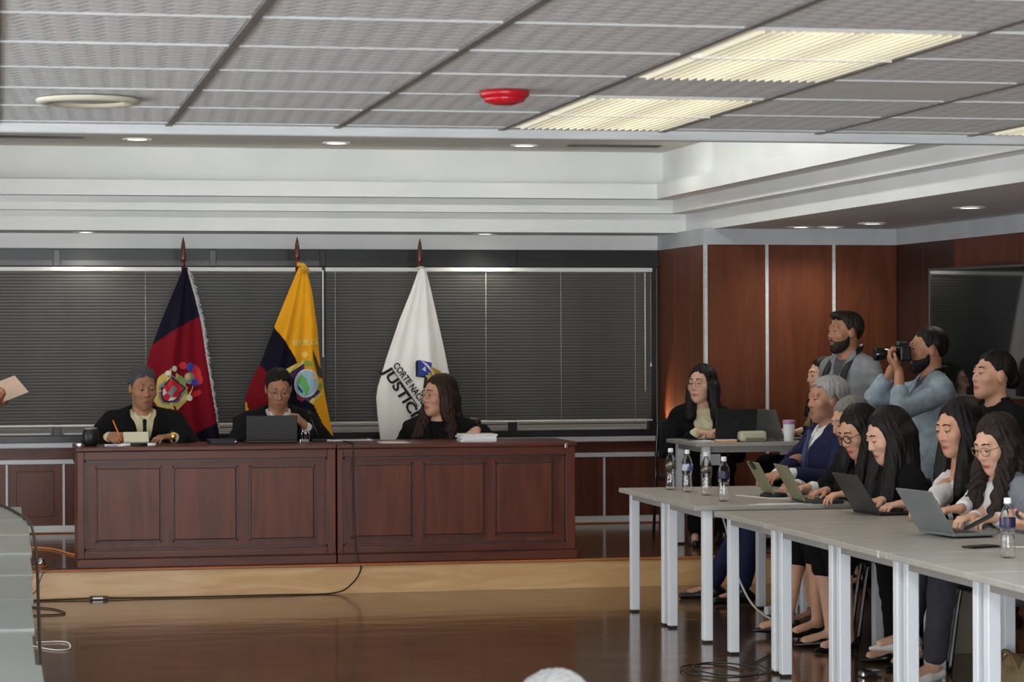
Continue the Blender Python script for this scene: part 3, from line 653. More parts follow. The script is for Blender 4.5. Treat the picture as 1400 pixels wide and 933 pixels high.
cable('thin_cable', smooth([(.16, 13.5, .005), (.28, 13.27, .005), (.36, 13.3, .005), (.35, 13.6, .005), (.2, 13.62, .005)]), .004, M_cable_w, 'pale thin cable loop on the floor by the left tables')
cable('thin_cable', smooth([(.2, 15.4, .005), (.32, 15.28, .005), (.38, 15.0, .005), (.2, 14.95, .005)]), .004, M_cable, 'thin dark cable loop on the floor below the stage at the left')
coil = [(3.31 + .16 * math.cos(a) + .01 * a, 11.70 + .26 * math.sin(a), .006 + .001 * a) for a in np.linspace(0, 12.2, 60)] + [(3.6, 11.95, .006), (3.8, 12.3, .006)]
cable('cable_coil', coil, .004, M_cable, 'black cable coil on the floor in front of the tables')
cable('white_cable', smooth([(4.02, 14.1, .70), (4.03, 13.9, .5), (4.06, 13.85, .3), (4.12, 13.7, .1), (4.22, 13.5, .01), (4.25, 13.1, .006), (4.20, 12.9, .006), (4.23, 12.6, .006), (4.12, 12.45, .006), (4.10, 12.2, .006), (3.98, 11.9, .006)]), .006, M_cable_w, 'white power cable hanging under the tables and snaking over the floor')
ch = put('power_plug', (4.33, 14.03, 0), 'white plug adapter on the floor under the tables', 'plug'); box('body', M_cap, -.035, .035, -.03, .03, 0, .05, ch, bev=.006); box('socket', M_black, -.012, .012, -.032, -.029, .015, .035, ch)
mc = [o for o in bpy.data.objects if o.name.startswith('microphone_cable')][0]
box('connector', M_black, .55, .66, 15.775, 15.81, 0, .022, mc, bev=.004); box('connector_sleeve', M_cap, .57, .63, 15.772, 15.80, .006, .017, mc)
ds = put('floor_socket', (.262, 16.12, S_H), 'chrome dome floor socket on the stage at the left', 'floor socket')
MB().lathe([(.05, 0), (.05, .006), (.036, .010)], (0, 0, 0), 20).build('plate', M_orange_wood, ds); MB().lathe([(.034, .008), (.034, .03), (.024, .048), (.002, .054)], (0, 0, 0), 20).build('dome', M_chrome, ds)
fl = put('floor_box', (4.0, 11.40, 0), 'small shiny metal outlet box on the floor under the tables', 'outlet'); box('box', M_chrome, -.05, .05, -.035, .035, 0, .03, fl, bev=.008); box('slot', M_black, -.03, .02, -.037, -.033, .008, .02, fl)
bg_ = put('tote_bag', (4.30, 10.20, 0), 'sand coloured soft bag on the floor under the nearest chairs', 'bag')
M_bag = mat('sand_canvas', srgb(150, 132, 98), .8, col2=srgb(132, 114, 84), scale=(12, 12, 12), bump=.3)
bm_ = bmesh.new(); bmesh.ops.create_uvsphere(bm_, u_segments=28, v_segments=16, radius=1)
for v in bm_.verts:
    c = v.co; k = 1 + .06 * math.sin(7 * c.x + 5 * c.z) + .05 * math.sin(9 * c.y)
    v.co = Vector((math.copysign(abs(c.x) ** .7, c.x) * .14 * k, math.copysign(abs(c.y) ** .7, c.y) * .20 * k, max(0, .12 + (math.copysign(abs(c.z) ** .8, c.z)) * .12 * k)))
for f in bm_.faces: f.smooth = True
me = bpy.data.meshes.new('pouch'); bm_.to_mesh(me); bm_.free(); link('pouch', me, M_bag, bg_)
MB().tube(smooth([(-.10, -.10, .17), (-.12, -.06, .25), (-.12, .04, .25), (-.10, .10, .17)]), .010, 8).build('strap', mat('tan_strap', srgb(122, 96, 62), .6), bg_)

cx_ = put('cardboard_box', (4.70, 12.165, 0), 'upright sand grey cardboard box between the chairs under the right tables', 'box')
M_card = mat('sand_grey_card', srgb(150, 142, 130), .8, col2=srgb(138, 130, 118), scale=(4, 4, 9))
box('carton', M_card, -.12, .12, -.055, .055, 0, .36, cx_, bev=.003); box('flap', M_card, -.12, .12, -.055, -.050, .355, .40, cx_, bev=.001); box('tape', M_cap, -.02, .02, -.0565, -.054, .20, .36, cx_)
# ---------------------------------------------------------------- chairs
M_seat = mat('black_seat_fabric', srgb(24, 24, 27), .8, col2=srgb(18, 18, 20), scale=(40, 40, 40))
M_tube = mat('black_steel_tube', srgb(22, 22, 24), .25, spec=.7)
M_burg = mat('burgundy_leather', srgb(66, 24, 24), .4, col2=srgb(50, 18, 18), scale=(20, 20, 20))
def chair(x, y, rz, label, base=0.0, group=None, back=True):      # sitter faces local +y
    r = empty('visitor_chair', (x, y, base), rz, label=label, cat='chair', group=group)
    MB().box(-.22, .22, -.21, .22, .41, .455, bev=.018, seg=2).build('seat', M_seat, r)
    if back: MB().box(-.20, .20, -.235, -.205, .56, .84, bev=.02, seg=2).build('backrest', M_seat, r)
    for s in (-1, 1):
        MB().tube(smooth([(s * .225, .23, 0), (s * .225, .19, .30), (s * .225, .17, .41)]), .011, 8).build('leg', M_tube, r)
        MB().tube(smooth([(s * .225, -.27, 0), (s * .225, -.21, .40), (s * .215, -.225, .60), (s * .20, -.235, .82)]), .011, 8).build('leg', M_tube, r)
    MB().tube([(-.225, .18, .40), (.225, .18, .40)], .010, 8).build('crossbar', M_tube, r)
    return r
def office_chair(x, y, rz, label, m, base=0.0, hb=.52, name='office_chair', hub=True):
    r = empty(name, (x, y, base), rz, label=label, cat='chair')
    MB().box(-.25, .25, -.24, .24, .42, .49, bev=.03, seg=3).build('seat', m, r)
    MB().box(-.25, .25, -.31, -.24, .56, .56 + hb, bev=.033, seg=3).build('backrest', m, r)
    MB().tube([(0, -.2, .44), (0, -.29, .50), (0, -.30, .62)], .02, 8).build('spine', M_black, r)
    MB().tube([(0, 0, .10), (0, 0, .42)], .028, 10).build('gas_lift', M_chrome, r)
    for k in range(5):
        a = k * 2 * math.pi / 5 + .3; dx, dy = math.cos(a), math.sin(a)
        lg = MB().tube([(0, 0, .12), (dx * .28, dy * .28, .075)], [.026, .016], 8).build('base_arm', M_black, r)
        MB().tube([(dx * .28 - dy * .012, dy * .28 + dx * .012, .03), (dx * .28 + dy * .012, dy * .28 - dx * .012, .03)], .03, 12).build('caster', M_black, lg)
    for s in (-1, 1):
        MB().tube(smooth([(s * .25, -.10, .45), (s * .29, -.10, .56), (s * .29, -.06, .66)]), .014, 8).build('armrest_post', M_black, r)
        MB().box(s * .29 - .03, s * .29 + .03, -.16, .12, .66, .69, bev=.012).build('armrest', M_black, r)
    return r

# ---------------------------------------------------------------- flags
def inpoly(pts, poly):
    x, y = pts[:, 0], pts[:, 1]; r = np.zeros(len(x), bool); n = len(poly); j = n - 1
    for i in range(n):
        xi, yi = poly[i]; xj, yj = poly[j]
        c = ((yi > y) != (yj > y)) & (x < (xj - xi) * (y - yi) / (yj - yi + 1e-12) + xi); r ^= c; j = i
    return r
FY = 18.25
PXM = 3500 / (FY * .98 + 2 * .1975)
def fx(u, v):      # measured on the photograph, turned into metres in the plane of the flags
    X = lambda u_: (u_ + 5.0) / 1400
    d = fw + rt2 * ((u - 700) / F_PX) - up2 * ((v - 466.5) / F_PX); t = FY / d.y
    return (d.x * t, CAM_H + d.z * t)
M_flag = mat('flag_cloth', (1, 1, 1, 1), .8, attr='col', scale=(9, 9, 3), spec=.2)
M_polew = mat('varnished_pole_wood', srgb(92, 34, 24), .3, col2=srgb(70, 24, 18), coat=.3)
def flag(name, left, right, regions, pole_u, tip_v, top_v, label, seed, fold=.035):
    """left/right: silhouette polylines (u,v) from the top down; regions: [(polygon, colour)]"""
    top = fx(pole_u, top_v); r = empty(name, (top[0], FY, S_H), label=label, cat='flag', group='flags on poles behind the bench')
    px = top[0]; tip = fx(pole_u, tip_v)
    MB().tube([(0, .03, .03), (0, .03, top[1] - S_H + .0)], .014, 12).build('pole', M_polew, r)
    zt = top[1] - S_H; hz = tip[1] - top[1]
    MB().lathe([(.010, 0), (.016, .01), (.010, .03), (.020, .045), (.022, .06), (.014, hz * .75), (.002, hz)], (0, .03, zt), 16).build('finial', M_polew, r)
    MB().lathe([(.14, 0), (.14, .02), (.03, .05), (.02, .08)], (0, .03, 0), 24).build('stand', M_polew, r)
    L = np.array([fx(*p) for p in left]); R = np.array([fx(*p) for p in right])
    NV, NU = 170, 74
    z0 = min(L[0, 1], R[0, 1]); z1 = max(L[-1, 1], R[-1, 1])
    zs = np.linspace(max(L[0, 1], R[0, 1]), min(L[-1, 1], R[-1, 1]), NV)
    xl = np.interp(-zs, -L[:, 1], L[:, 0]); xr = np.interp(-zs, -R[:, 1], R[:, 0])
    U = np.linspace(0, 1, NU)[None, :]; X = xl[:, None] * (1 - U) + xr[:, None] * U; Z = np.repeat(zs[:, None], NU, 1)
    V = np.linspace(0, 1, NV)[:, None]; amp = fold * np.clip(V * 1.6, .15, 1)
    Y = amp * (np.sin(U * 9.5 + seed) + .5 * np.sin(U * 21 + seed * 2 + V * 2) + .35 * np.sin(U * 4 - V * 5)) * np.sin(np.pi * np.clip(U, .02, .98)) ** .4
    Y = Y - .10 * np.sin(np.pi * U) * np.clip(V * 1.5, .2, 1)
    co = np.stack([X - px, Y, Z - S_H], -1).reshape(-1, 3)
    idx = np.arange(NV * NU).reshape(NV, NU); F = np.stack([idx[:-1, :-1], idx[1:, :-1], idx[1:, 1:], idx[:-1, 1:]], -1).reshape(-1, 4)
    me = npmesh('cloth', co, F)
    P2 = np.stack([X, Z], -1).reshape(-1, 2)
    col = np.zeros((len(co), 4)); col[:] = regions[0][1]
    for poly, c in regions[1:]:
        col[inpoly(P2, [fx(*p) for p in poly])] = c
    set_col(me, col)
    cl = link('cloth', me, M_flag, r)
    sd_ = cl.modifiers.new('solid', 'SOLIDIFY'); sd_.thickness = .003
    ysurf = lambda x, z: float(np.interp(x, X[np.argmin(abs(zs - z))], Y[np.argmin(abs(zs - z))]))
    return r, px, ysurf
def npmesh(name, co, F):
    me = bpy.data.meshes.new(name); k = F.shape[1]
    me.vertices.add(len(co)); me.vertices.foreach_set('co', np.ascontiguousarray(co, dtype=np.float32).ravel())
    me.loops.add(F.size); me.loops.foreach_set('vertex_index', np.ascontiguousarray(F, dtype=np.int32).ravel())
    me.polygons.add(len(F)); me.polygons.foreach_set('loop_start', np.arange(0, F.size, k, dtype=np.int32)); me.polygons.foreach_set('loop_total', np.full(len(F), k, dtype=np.int32))
    me.polygons.foreach_set('use_smooth', np.ones(len(F), bool))
    me.update(calc_edges=True); return me
def set_col(me, col):
    a = me.color_attributes.new('col', 'FLOAT_COLOR', 'POINT'); a.data.foreach_set('color', np.ascontiguousarray(col, dtype=np.float32).ravel())
def patch(name, polys, r, px, ys, m, lift=.006, th=.004):      # embroidered shape lying on the cloth
    mb = MB()
    for poly in polys:
        pts = [fx(*p) for p in poly]; cx = sum(p[0] for p in pts) / len(pts); cz = sum(p[1] for p in pts) / len(pts)
        # refine the outline and fan it, each point on the cloth's own surface
        o = []
        for a, b in zip(pts, pts[1:] + pts[:1]):
            for q in (0, .5): o.append((a[0] * (1 - q) + b[0] * q, a[1] * (1 - q) + b[1] * q))
        rings = []
        for s in (1, .66, .33):
            rings.append([mb.bm.verts.new((cx + (x - cx) * s - px, ys(cx + (x - cx) * s, cz + (z - cz) * s) - lift, cz + (z - cz) * s - S_H)) for x, z in o])
        c = mb.bm.verts.new((cx - px, ys(cx, cz) - lift, cz - S_H)); n = len(o)
        for a, b in zip(rings, rings[1:]):
            for k in range(n): mb.bm.faces.new((a[k], a[(k + 1) % n], b[(k + 1) % n], b[k]))
        for k in range(n): mb.bm.faces.new((rings[-1][k], rings[-1][(k + 1) % n], c))
    return mb.build(name, m, r)
def ell(cx, cy, a, b, rot=0, n=18, t0=0, t1=2 * math.pi):
    c, s = math.cos(rot), math.sin(rot)
    return [(cx + a * math.cos(t) * c - b * math.sin(t) * s, cy + a * math.cos(t) * s + b * math.sin(t) * c) for t in np.linspace(t0, t1, n, endpoint=False)]
def text_obj(name, body, size, u, v, ang, r, px, ys, m, xs=1.0, spacing=1.0, lift=.009, bold=.0012):
    cu = bpy.data.curves.new(name, 'FONT'); cu.body = body; cu.size = size; cu.extrude = .0008; cu.resolution_u = 3; cu.space_character = spacing; cu.offset = bold
    to = bpy.data.objects.new(name, cu); COL.objects.link(to)
    me = bpy.data.meshes.new_from_object(to.evaluated_get(bpy.context.evaluated_depsgraph_get())); bpy.data.objects.remove(to)
    x0, z0 = fx(u, v); ca, sa = math.cos(ang), math.sin(ang)
    bm = bmesh.new(); bm.from_mesh(me)
    bmesh.ops.triangulate(bm, faces=bm.faces)
    bmesh.ops.subdivide_edges(bm, edges=[e for e in bm.edges if e.calc_length() > .02], cuts=1)
    for vv in bm.verts:
        x, y, d = vv.co; x *= xs; X = x0 + x * ca - y * sa; Zz = z0 + x * sa + y * ca
        vv.co = (X - px, ys(X, Zz) - lift - d, Zz - S_H)
    bm.to_mesh(me); bm.free(); me.name = name
    return link(name, me, m, r)
C = lambda *a: srgb(*a)
NAVY, CRIM = C(15, 13, 33), C(122, 8, 28)
f1, px1, ys1 = flag('city_flag', [(251, 366), (240, 392), (222, 435), (205, 480), (196, 520), (200, 560), (215, 610)], [(257, 366), (266, 400), (276, 440), (283, 490), (291, 540), (298, 580), (301, 612)],
    [(None, CRIM), ([(180, 360), (300, 360), (300, 428), (274, 432), (240, 450), (205, 474), (180, 490)], NAVY), ([(300, 576), (272, 590), (240, 600), (262, 625), (320, 640), (320, 570)], NAVY)],
    251, 324, 365, 'crimson and navy flag with a heraldic crest and white fringe', 1.0)
fr = MB(); rng = random.Random(3)
fp = [(257, 368), (266, 400), (276, 440), (283, 490), (291, 540), (296, 578)]
for k in range(90):
    t = k / 89 * (len(fp) - 1); i = min(int(t), len(fp) - 2); q = t - i
    u = fp[i][0] * (1 - q) + fp[i + 1][0] * q; v = fp[i][1] * (1 - q) + fp[i + 1][1] * q
    a = fx(u - 1, v); b = fx(u + rng.uniform(3, 7) * (1 - .4 * k / 90), v + rng.uniform(4, 9))
    fr.tube([(a[0] - px1, -.01, a[1] - S_H), (b[0] - px1, -.012 + rng.uniform(-.01, .01), b[1] - S_H)], .006, 4)
fo_ = fr.build('fringe', mat('silver_fringe', srgb(188, 184, 184), .8), f1); fo_['kind'] = 'stuff'
g_ = lambda n, c, **k: mat('embroidery_' + n, c, .7, **k)
E_gold, E_white, E_blue, E_red, E_green, E_sil, E_black = g_('gold', C(206, 178, 96)), g_('white', C(214, 210, 204)), g_('blue', C(56, 66, 160)), g_('red', C(196, 32, 44)), g_('green', C(120, 150, 84)), g_('silver', C(128, 134, 140)), g_('black', C(24, 24, 26))
def rotp(pts, cx, cy, a): c, s = math.cos(a), math.sin(a); return [(cx + x * c - y * s, cy + x * s + y * c) for x, y in pts]
ra = math.radians(38); cx, cy = 233, 535
patch('crest_mantle', [rotp([(-20, -24), (20, -24), (25, -6), (22, 14), (12, 24), (0, 28), (-12, 24), (-22, 14), (-25, -6)], cx, cy, ra)], f1, px1, ys1, E_gold, .005)
patch('crest_border', [rotp([(-15, -18), (15, -18), (17, 6), (8, 17), (0, 21), (-8, 17), (-17, 6)], cx, cy, ra)], f1, px1, ys1, E_sil, .008)
patch('crest_line', [rotp([(-13, -16), (13, -16), (14, 5), (7, 14), (0, 18), (-7, 14), (-14, 5)], cx, cy, ra)], f1, px1, ys1, E_black, .010)
patch('crest_shield', [rotp([(-11, -14), (11, -14), (12, 4), (6, 12), (0, 15), (-6, 12), (-12, 4)], cx, cy, ra)], f1, px1, ys1, E_red, .012)
patch('crest_tower', [rotp([(-4, -8), (4, -8), (3, 2), (6, 6), (-6, 6), (-3, 2)], cx, cy, ra)], f1, px1, ys1, E_sil, .014)
patch('crest_mountain', [rotp([(-10, 2), (-4, 6), (-5, 12), (-10, 6)], cx, cy, ra), rotp([(10, 2), (9, 8), (4, 13), (3, 8)], cx, cy, ra)], f1, px1, ys1, E_white, .015)
patch('crest_helmet', [ell(258, 517, 7.5, 8)], f1, px1, ys1, E_sil, .008); patch('helmet_visor', [ell(256, 515, 4, 4.5)], f1, px1, ys1, E_gold, .011)
for e_ in (ell(249, 500, 6, 5), ell(266, 509, 8, 11, -.5), ell(272, 519, 5, 7), ell(268, 538, 7, 4, -.4)): patch('crest_plume', [e_], f1, px1, ys1, E_red, .007)
patch('crest_plume_blue', [ell(259, 502, 5.5, 6), ell(266, 523, 5.5, 5)], f1, px1, ys1, E_blue, .010)
patch('crest_leaf', [ell(247, 520, 4, 8, -.6), ell(251, 532, 3, 7, -.3)], f1, px1, ys1, E_green, .009)
patch('crest_scroll', [ell(237, 504, 3.5, 4), ell(228, 510, 3.5, 3.5), ell(258, 544, 4, 4)], f1, px1, ys1, E_white, .008)

YEL, BLU, RED = C(228, 160, 28), C(14, 12, 32), C(112, 7, 20)
f2, px2, ys2 = flag('national_flag', [(410, 362), (395, 398), (375, 447), (357, 495), (342, 525), (335, 545), (337, 575), (345, 612)], [(418, 362), (427, 400), (434, 450), (438, 500), (446, 550), (454, 590), (458, 612)],
    [(None, YEL), ([(374, 446), (388, 466), (402, 488), (425, 550), (440, 580), (456, 615), (430, 640), (300, 640), (300, 500), (340, 480)], BLU), ([(354, 496), (366, 512), (380, 540), (396, 575), (385, 600), (300, 600), (300, 500)], RED), ([(330, 549), (338, 551), (342, 580), (330, 580)], YEL)],
    407, 324, 362, 'yellow, blue and red flag with a coat of arms', 2.3)
MB().ball((0, 0, 0), .02).build('knot', g_('tassel_yellow', C(206, 150, 40)), f2, (fx(409, 362)[0] - px2, 0, fx(409, 362)[1] - S_H))
tz = MB()
for k in range(14):
    a = fx(412 + rng.uniform(-3, 3), 360); b = fx(416 + rng.uniform(-2, 7), 371 + rng.uniform(-4, 5)); tz.tube([(a[0] - px2, -.02, a[1] - S_H), (b[0] - px2, -.03, b[1] - S_H)], .005, 4)
tz.build('tassel', g_('tassel_gold', C(210, 160, 60)), f2)['kind'] = 'stuff'
patch('arms_ribbon_upper', [[(389, 505), (413, 492), (415, 497), (393, 511)]], f2, px2, ys2, g_('straw', C(206, 186, 96)), .006)
patch('arms_ribbon_purple', [[(393, 511), (415, 497), (415, 506), (401, 520)]], f2, px2, ys2, g_('purple', C(66, 44, 86)), .007)
patch('arms_ribbon_lower', [[(404, 541), (432, 533), (438, 536), (420, 549)]], f2, px2, ys2, g_('purple2', C(74, 46, 96)), .006)
patch('arms_ribbon_red', [[(403, 538), (420, 541), (412, 549), (405, 546)], [(400, 520), (404, 515), (404, 522), (402, 526)]], f2, px2, ys2, g_('wine', C(130, 26, 40)), .007)
patch('arms_ribbon_straw', [[(420, 549), (438, 536), (440, 539), (426, 553)]], f2, px2, ys2, g_('straw2', C(196, 176, 90)), .008)
oa = math.radians(16)
patch('arms_border', [ell(417, 524, 16.5, 19.5, oa, 26)], f2, px2, ys2, E_white, .012)
patch('arms_sky', [ell(417, 524, 15, 18, oa, 26)], f2, px2, ys2, g_('sky', C(150, 178, 196)), .015)
patch('arms_hill', [[(405, 520), (411, 512), (417, 518), (421, 532), (418, 541), (411, 541), (404, 533)]], f2, px2, ys2, g_('lawn', C(96, 170, 84)), .018)
patch('arms_lake', [[(403, 526), (408, 524), (416, 539), (410, 541), (404, 534)]], f2, px2, ys2, g_('lake', C(150, 190, 210)), .021)
patch('arms_ship', [[(404, 524), (408, 529), (413, 536), (411, 538), (406, 532)]], f2, px2, ys2, g_('ship', C(36, 60, 96)), .024)
patch('arms_sun', [ell(428, 516, 3, 3)], f2, px2, ys2, g_('sunny', C(226, 190, 80)), .018)
patch('arms_condor', [[(426, 478), (431, 488), (436, 500), (442, 512), (440, 518), (434, 514), (430, 500), (427, 490)], ell(438, 511, 5, 4, .6)], f2, px2, ys2, g_('condor', C(60, 50, 34)), .010)
E_lau = g_('laurel', C(120, 146, 50))
for e_ in (ell(420, 497, 6, 4, .2), ell(437, 529, 3.5, 6, .3)): patch('arms_laurel', [e_], f2, px2, ys2, E_lau, .010)
patch('arms_star', [ell(416, 485, 4, 4)], f2, px2, ys2, g_('gilt', C(222, 186, 90)), .008)
text_obj('gold_lettering', 'REPUBLICA', .060, 399, 473, math.radians(2), f2, px2, ys2, g_('pale_gold', C(222, 196, 100)), xs=.62)

WHT = C(244, 242, 238)
f3, px3, ys3 = flag('court_flag', [(573, 367), (562, 398), (545, 440), (528, 490), (516, 530), (514, 545), (516, 570), (521, 612)], [(582, 367), (590, 400), (599, 440), (608, 480), (616, 520), (622, 560), (626, 612)],
    [(None, WHT)], 575, 326, 367, 'white flag with blue and gold emblem and dark court lettering', 4.1, .03)
MB().tube([(-.03, -.01, 0), (.0, -.02, .008), (.03, -.01, 0)], .007, 6).build('tie_cord', E_white, f3, (fx(575, 367)[0] - px3, 0, fx(575, 367)[1] - S_H))
patch('emblem_black', [[(566, 495), (569, 492), (580, 517), (566, 515)], [(577, 515), (583, 516), (580, 533), (575, 531)]], f3, px3, ys3, E_black, .006)  # black parts of the emblem
patch('emblem_blue', [[(570, 492), (587, 496), (586, 513), (569, 514)]], f3, px3, ys3, g_('royal', C(40, 58, 150)), .010)
patch('emblem_gold', [[(588, 502), (602, 508), (600, 520), (583, 524), (579, 527), (582, 509)]], f3, px3, ys3, g_('mustard', C(190, 160, 40)), .010)
patch('emblem_arc', [[(572, 492), (580, 497), (588, 506), (592, 514), (589, 514), (585, 507), (578, 499)], [(574, 505), (578, 501), (579, 508)]], f3, px3, ys3, E_white, .014)
TXT = g_('ink', C(26, 24, 28))
a3 = math.radians(-57)
text_obj('lettering_upper', 'CORTE NACIONAL', .066, 535, 499.5, math.radians(-54.5), f3, px3, ys3, TXT, xs=.82, bold=.0016)
text_obj('lettering_lower', 'JUSTICIA', .100, 521.8, 508.5, math.radians(-58), f3, px3, ys3, TXT, xs=1.22, bold=.0032)
patch('lettering_rule', [[(533, 504.5), (534, 504), (569, 555), (568, 556)]], f3, px3, ys3, TXT, .008)
patch('lettering_mark', [[(574, 533), (580, 539), (579, 541), (573, 536)]], f3, px3, ys3, TXT, .009)

# ================================================================ people
# ---- a small signed-distance modeller: round limbs melt into one continuous skin
V3 = lambda *a: np.array(a, float)
def nrm(v): v = np.asarray(v, float); return v / (np.linalg.norm(v) + 1e-12)
def cap(a, b, ra, rb, k=.02, op=1):
    a = np.asarray(a, float); b = np.asarray(b, float); d = b - a; L2 = d @ d + 1e-12; r = max(ra, rb)
    def f(p):
        t = np.clip(((p - a) @ d) / L2, 0, 1)
        return np.linalg.norm(p - a - t[..., None] * d, axis=-1) - (ra + (rb - ra) * t)
    return (f, np.minimum(a, b) - r, np.maximum(a, b) + r, k, op)
def ello(c, rad, R=None, k=.02, op=1):
    c = np.asarray(c, float); rad = np.asarray(rad, float); R = np.eye(3) if R is None else R
    def f(p):
        q = (p - c) @ R; k0 = np.linalg.norm(q / rad, axis=-1); k1 = np.linalg.norm(q / rad ** 2, axis=-1) + 1e-9
        return k0 * (k0 - 1) / k1
    e = np.abs(R) @ rad
    return (f, c - e, c + e, k, op)
def func(f, lo, hi, k=.001, op=-1): return (f, np.asarray(lo, float), np.asarray(hi, float), k, op)
def extract(prims, h, clip=None, pad=.03):
    lo = np.min([p[1] for p in prims if p[4] > 0], 0) - pad; hi = np.max([p[2] for p in prims if p[4] > 0], 0) + pad
    if clip: lo = np.maximum(lo, clip[0]); hi = np.minimum(hi, clip[1])
    lo = np.floor(lo / h) * h; n = np.maximum(np.ceil((hi - lo) / h).astype(int) + 1, 3)
    F = np.full(n, .05, np.float32)
    ax = [lo[i] + h * np.arange(n[i]) for i in range(3)]
    for f, bl, bh, k, op in prims:
        m = k + 3 * h + .006
        i0 = np.clip(np.floor((bl - m - lo) / h).astype(int), 0, n); i1 = np.clip(np.ceil((bh + m - lo) / h).astype(int) + 1, 0, n)
        if np.any(i1 <= i0): continue
        sl = tuple(slice(a, b) for a, b in zip(i0, i1))
        g = np.stack(np.meshgrid(*[ax[i][sl[i]] for i in range(3)], indexing='ij'), -1)
        d = f(g); S = F[sl]
        if op < 0: a, b = -S, d; 
        else: a, b = S, d
        hh = np.maximum(k - np.abs(a - b), 0) / max(k, 1e-6)
        r = np.minimum(a, b) - hh * hh * k * .25 if op > 0 else None
        if op > 0: F[sl] = r
        else:
            d2 = -d; hh = np.maximum(k - np.abs(S - d2), 0) / max(k, 1e-6); F[sl] = np.maximum(S, d2) + hh * hh * k * .25
    # surface nets
    I = F < 0
    c = np.zeros(n - 1, np.int8)
    off = [(i, j, k_) for i in (0, 1) for j in (0, 1) for k_ in (0, 1)]
    for i, j, k_ in off: c += I[i:n[0] - 1 + i, j:n[1] - 1 + j, k_:n[2] - 1 + k_]
    act = np.argwhere((c > 0) & (c < 8))
    if len(act) == 0: return np.zeros((0, 3)), np.zeros((0, 4), int)
    vals = np.stack([F[act[:, 0] + i, act[:, 1] + j, act[:, 2] + k_] for i, j, k_ in off], 1)
    pos = np.zeros((len(act), 3)); cnt = np.zeros(len(act))
    for a in range(8):
        for b in range(a + 1, 8):
            oa, ob = np.array(off[a]), np.array(off[b])
            if np.abs(oa - ob).sum() != 1: continue
            va, vb = vals[:, a], vals[:, b]; mk = (va < 0) != (vb < 0)
            t = va[mk] / (va[mk] - vb[mk]); pos[mk] += oa + t[:, None] * (ob - oa); cnt[mk] += 1
    co = lo + h * (act + pos / cnt[:, None])
    G = np.full(n - 1, -1, np.int32); G[act[:, 0], act[:, 1], act[:, 2]] = np.arange(len(act))
    Q = []
    for d in range(3):
        a1, a2 = (d + 1) % 3, (d + 2) % 3
        s0 = [slice(None)] * 3; s1 = [slice(None)] * 3; s0[d] = slice(0, -1); s1[d] = slice(1, None)
        e = np.argwhere(I[tuple(s0)] != I[tuple(s1)])
        e = e[(e[:, a1] > 0) & (e[:, a2] > 0) & (e[:, a1] < n[a1] - 1) & (e[:, a2] < n[a2] - 1)]
        u1 = np.zeros(3, int); u1[a1] = 1; u2 = np.zeros(3, int); u2[a2] = 1
        ix = [e - u1 - u2, e - u2, e, e - u1]
        q = np.stack([G[x[:, 0], x[:, 1], x[:, 2]] for x in ix], 1)
        fl = I[e[:, 0], e[:, 1], e[:, 2]]; q[~fl] = q[~fl][:, ::-1]
        Q.append(q)
    Q = np.concatenate(Q); Q = Q[(Q >= 0).all(1)]
    return co, Q
def vnormals(co, Q):
    fn = np.cross(co[Q[:, 2]] - co[Q[:, 0]], co[Q[:, 3]] - co[Q[:, 1]]); N = np.zeros_like(co)
    for i in range(4): np.add.at(N, Q[:, i], fn)
    return N / (np.linalg.norm(N, axis=1)[:, None] + 1e-12)
def mesh_from(name, parts, origin):
    cs, qs, o = [], [], 0
    for co, Q in parts:
        cs.append(co); qs.append(Q + o); o += len(co)
    co = np.concatenate(cs); Q = np.concatenate(qs)
    return npmesh(name, co - origin, Q), co
def folds(co, Q, amp, seed, axis=None):
    N = vnormals(co, Q); x, y, z = co.T
    s = np.sin(17 * x + 9 * np.sin(11 * z + seed) + 6 * y) * np.sin(13 * z + 7 * np.sin(9 * y + seed * 1.7) + seed) + .6 * np.sin(31 * z + 19 * x - 23 * y + 2 * np.sin(14 * x))
    return co + N * (amp * s)[:, None]

M_skin = mat('skin', (1, 1, 1, 1), .48, attr='col', scale=(30, 30, 30), sub=.06)
M_eye = mat('eye_white', srgb(176, 166, 158), .35); M_iris = mat('dark_iris', srgb(34, 22, 16), .2)
M_shoe = mat('black_leather', srgb(20, 19, 20), .3); M_shoe_w = mat('white_leather', srgb(222, 218, 212), .35); M_shoe_b = mat('taupe_leather', srgb(112, 96, 84), .5)
def cloth(name, c, c2=None, r=.9): return mat(name, c, r, spec=.2, col2=c2 or tuple(v * .82 for v in c[:3]) + (1,), scale=(25, 25, 25), bump=.15, bscale=(260, 260, 260))
M_robe = cloth('black_robe_cloth', srgb(19, 19, 21)); M_blk = cloth('black_cloth', srgb(17, 17, 20)); M_dkgrey = cloth('dark_grey_cloth', srgb(46, 46, 51))
M_navy = cloth('navy_suit_cloth', srgb(34, 36, 66)); M_greyb = cloth('grey_blazer_cloth', srgb(126, 130, 140)); M_gshirt = cloth('grey_shirt_cloth', srgb(136, 138, 142))
M_denim = cloth('pale_denim', srgb(150, 164, 174), srgb(128, 144, 156)); M_wshirt = cloth('white_shirt_cloth', srgb(222, 222, 224)); M_cream = cloth('cream_cloth', srgb(222, 214, 178))
M_beigec = cloth('beige_cloth', srgb(150, 132, 104)); M_mint = cloth('mint_knit', srgb(176, 212, 200)); M_dtee = cloth('slate_tee', srgb(84, 84, 92)); M_trous = cloth('charcoal_trousers', srgb(66, 66, 74))
M_tie = cloth('black_tie_silk', srgb(22, 20, 24), r=.5); M_btie = cloth('blue_tie_silk', srgb(70, 78, 116), r=.5); M_gtie = cloth('silver_tie_silk', srgb(150, 152, 156), r=.5)
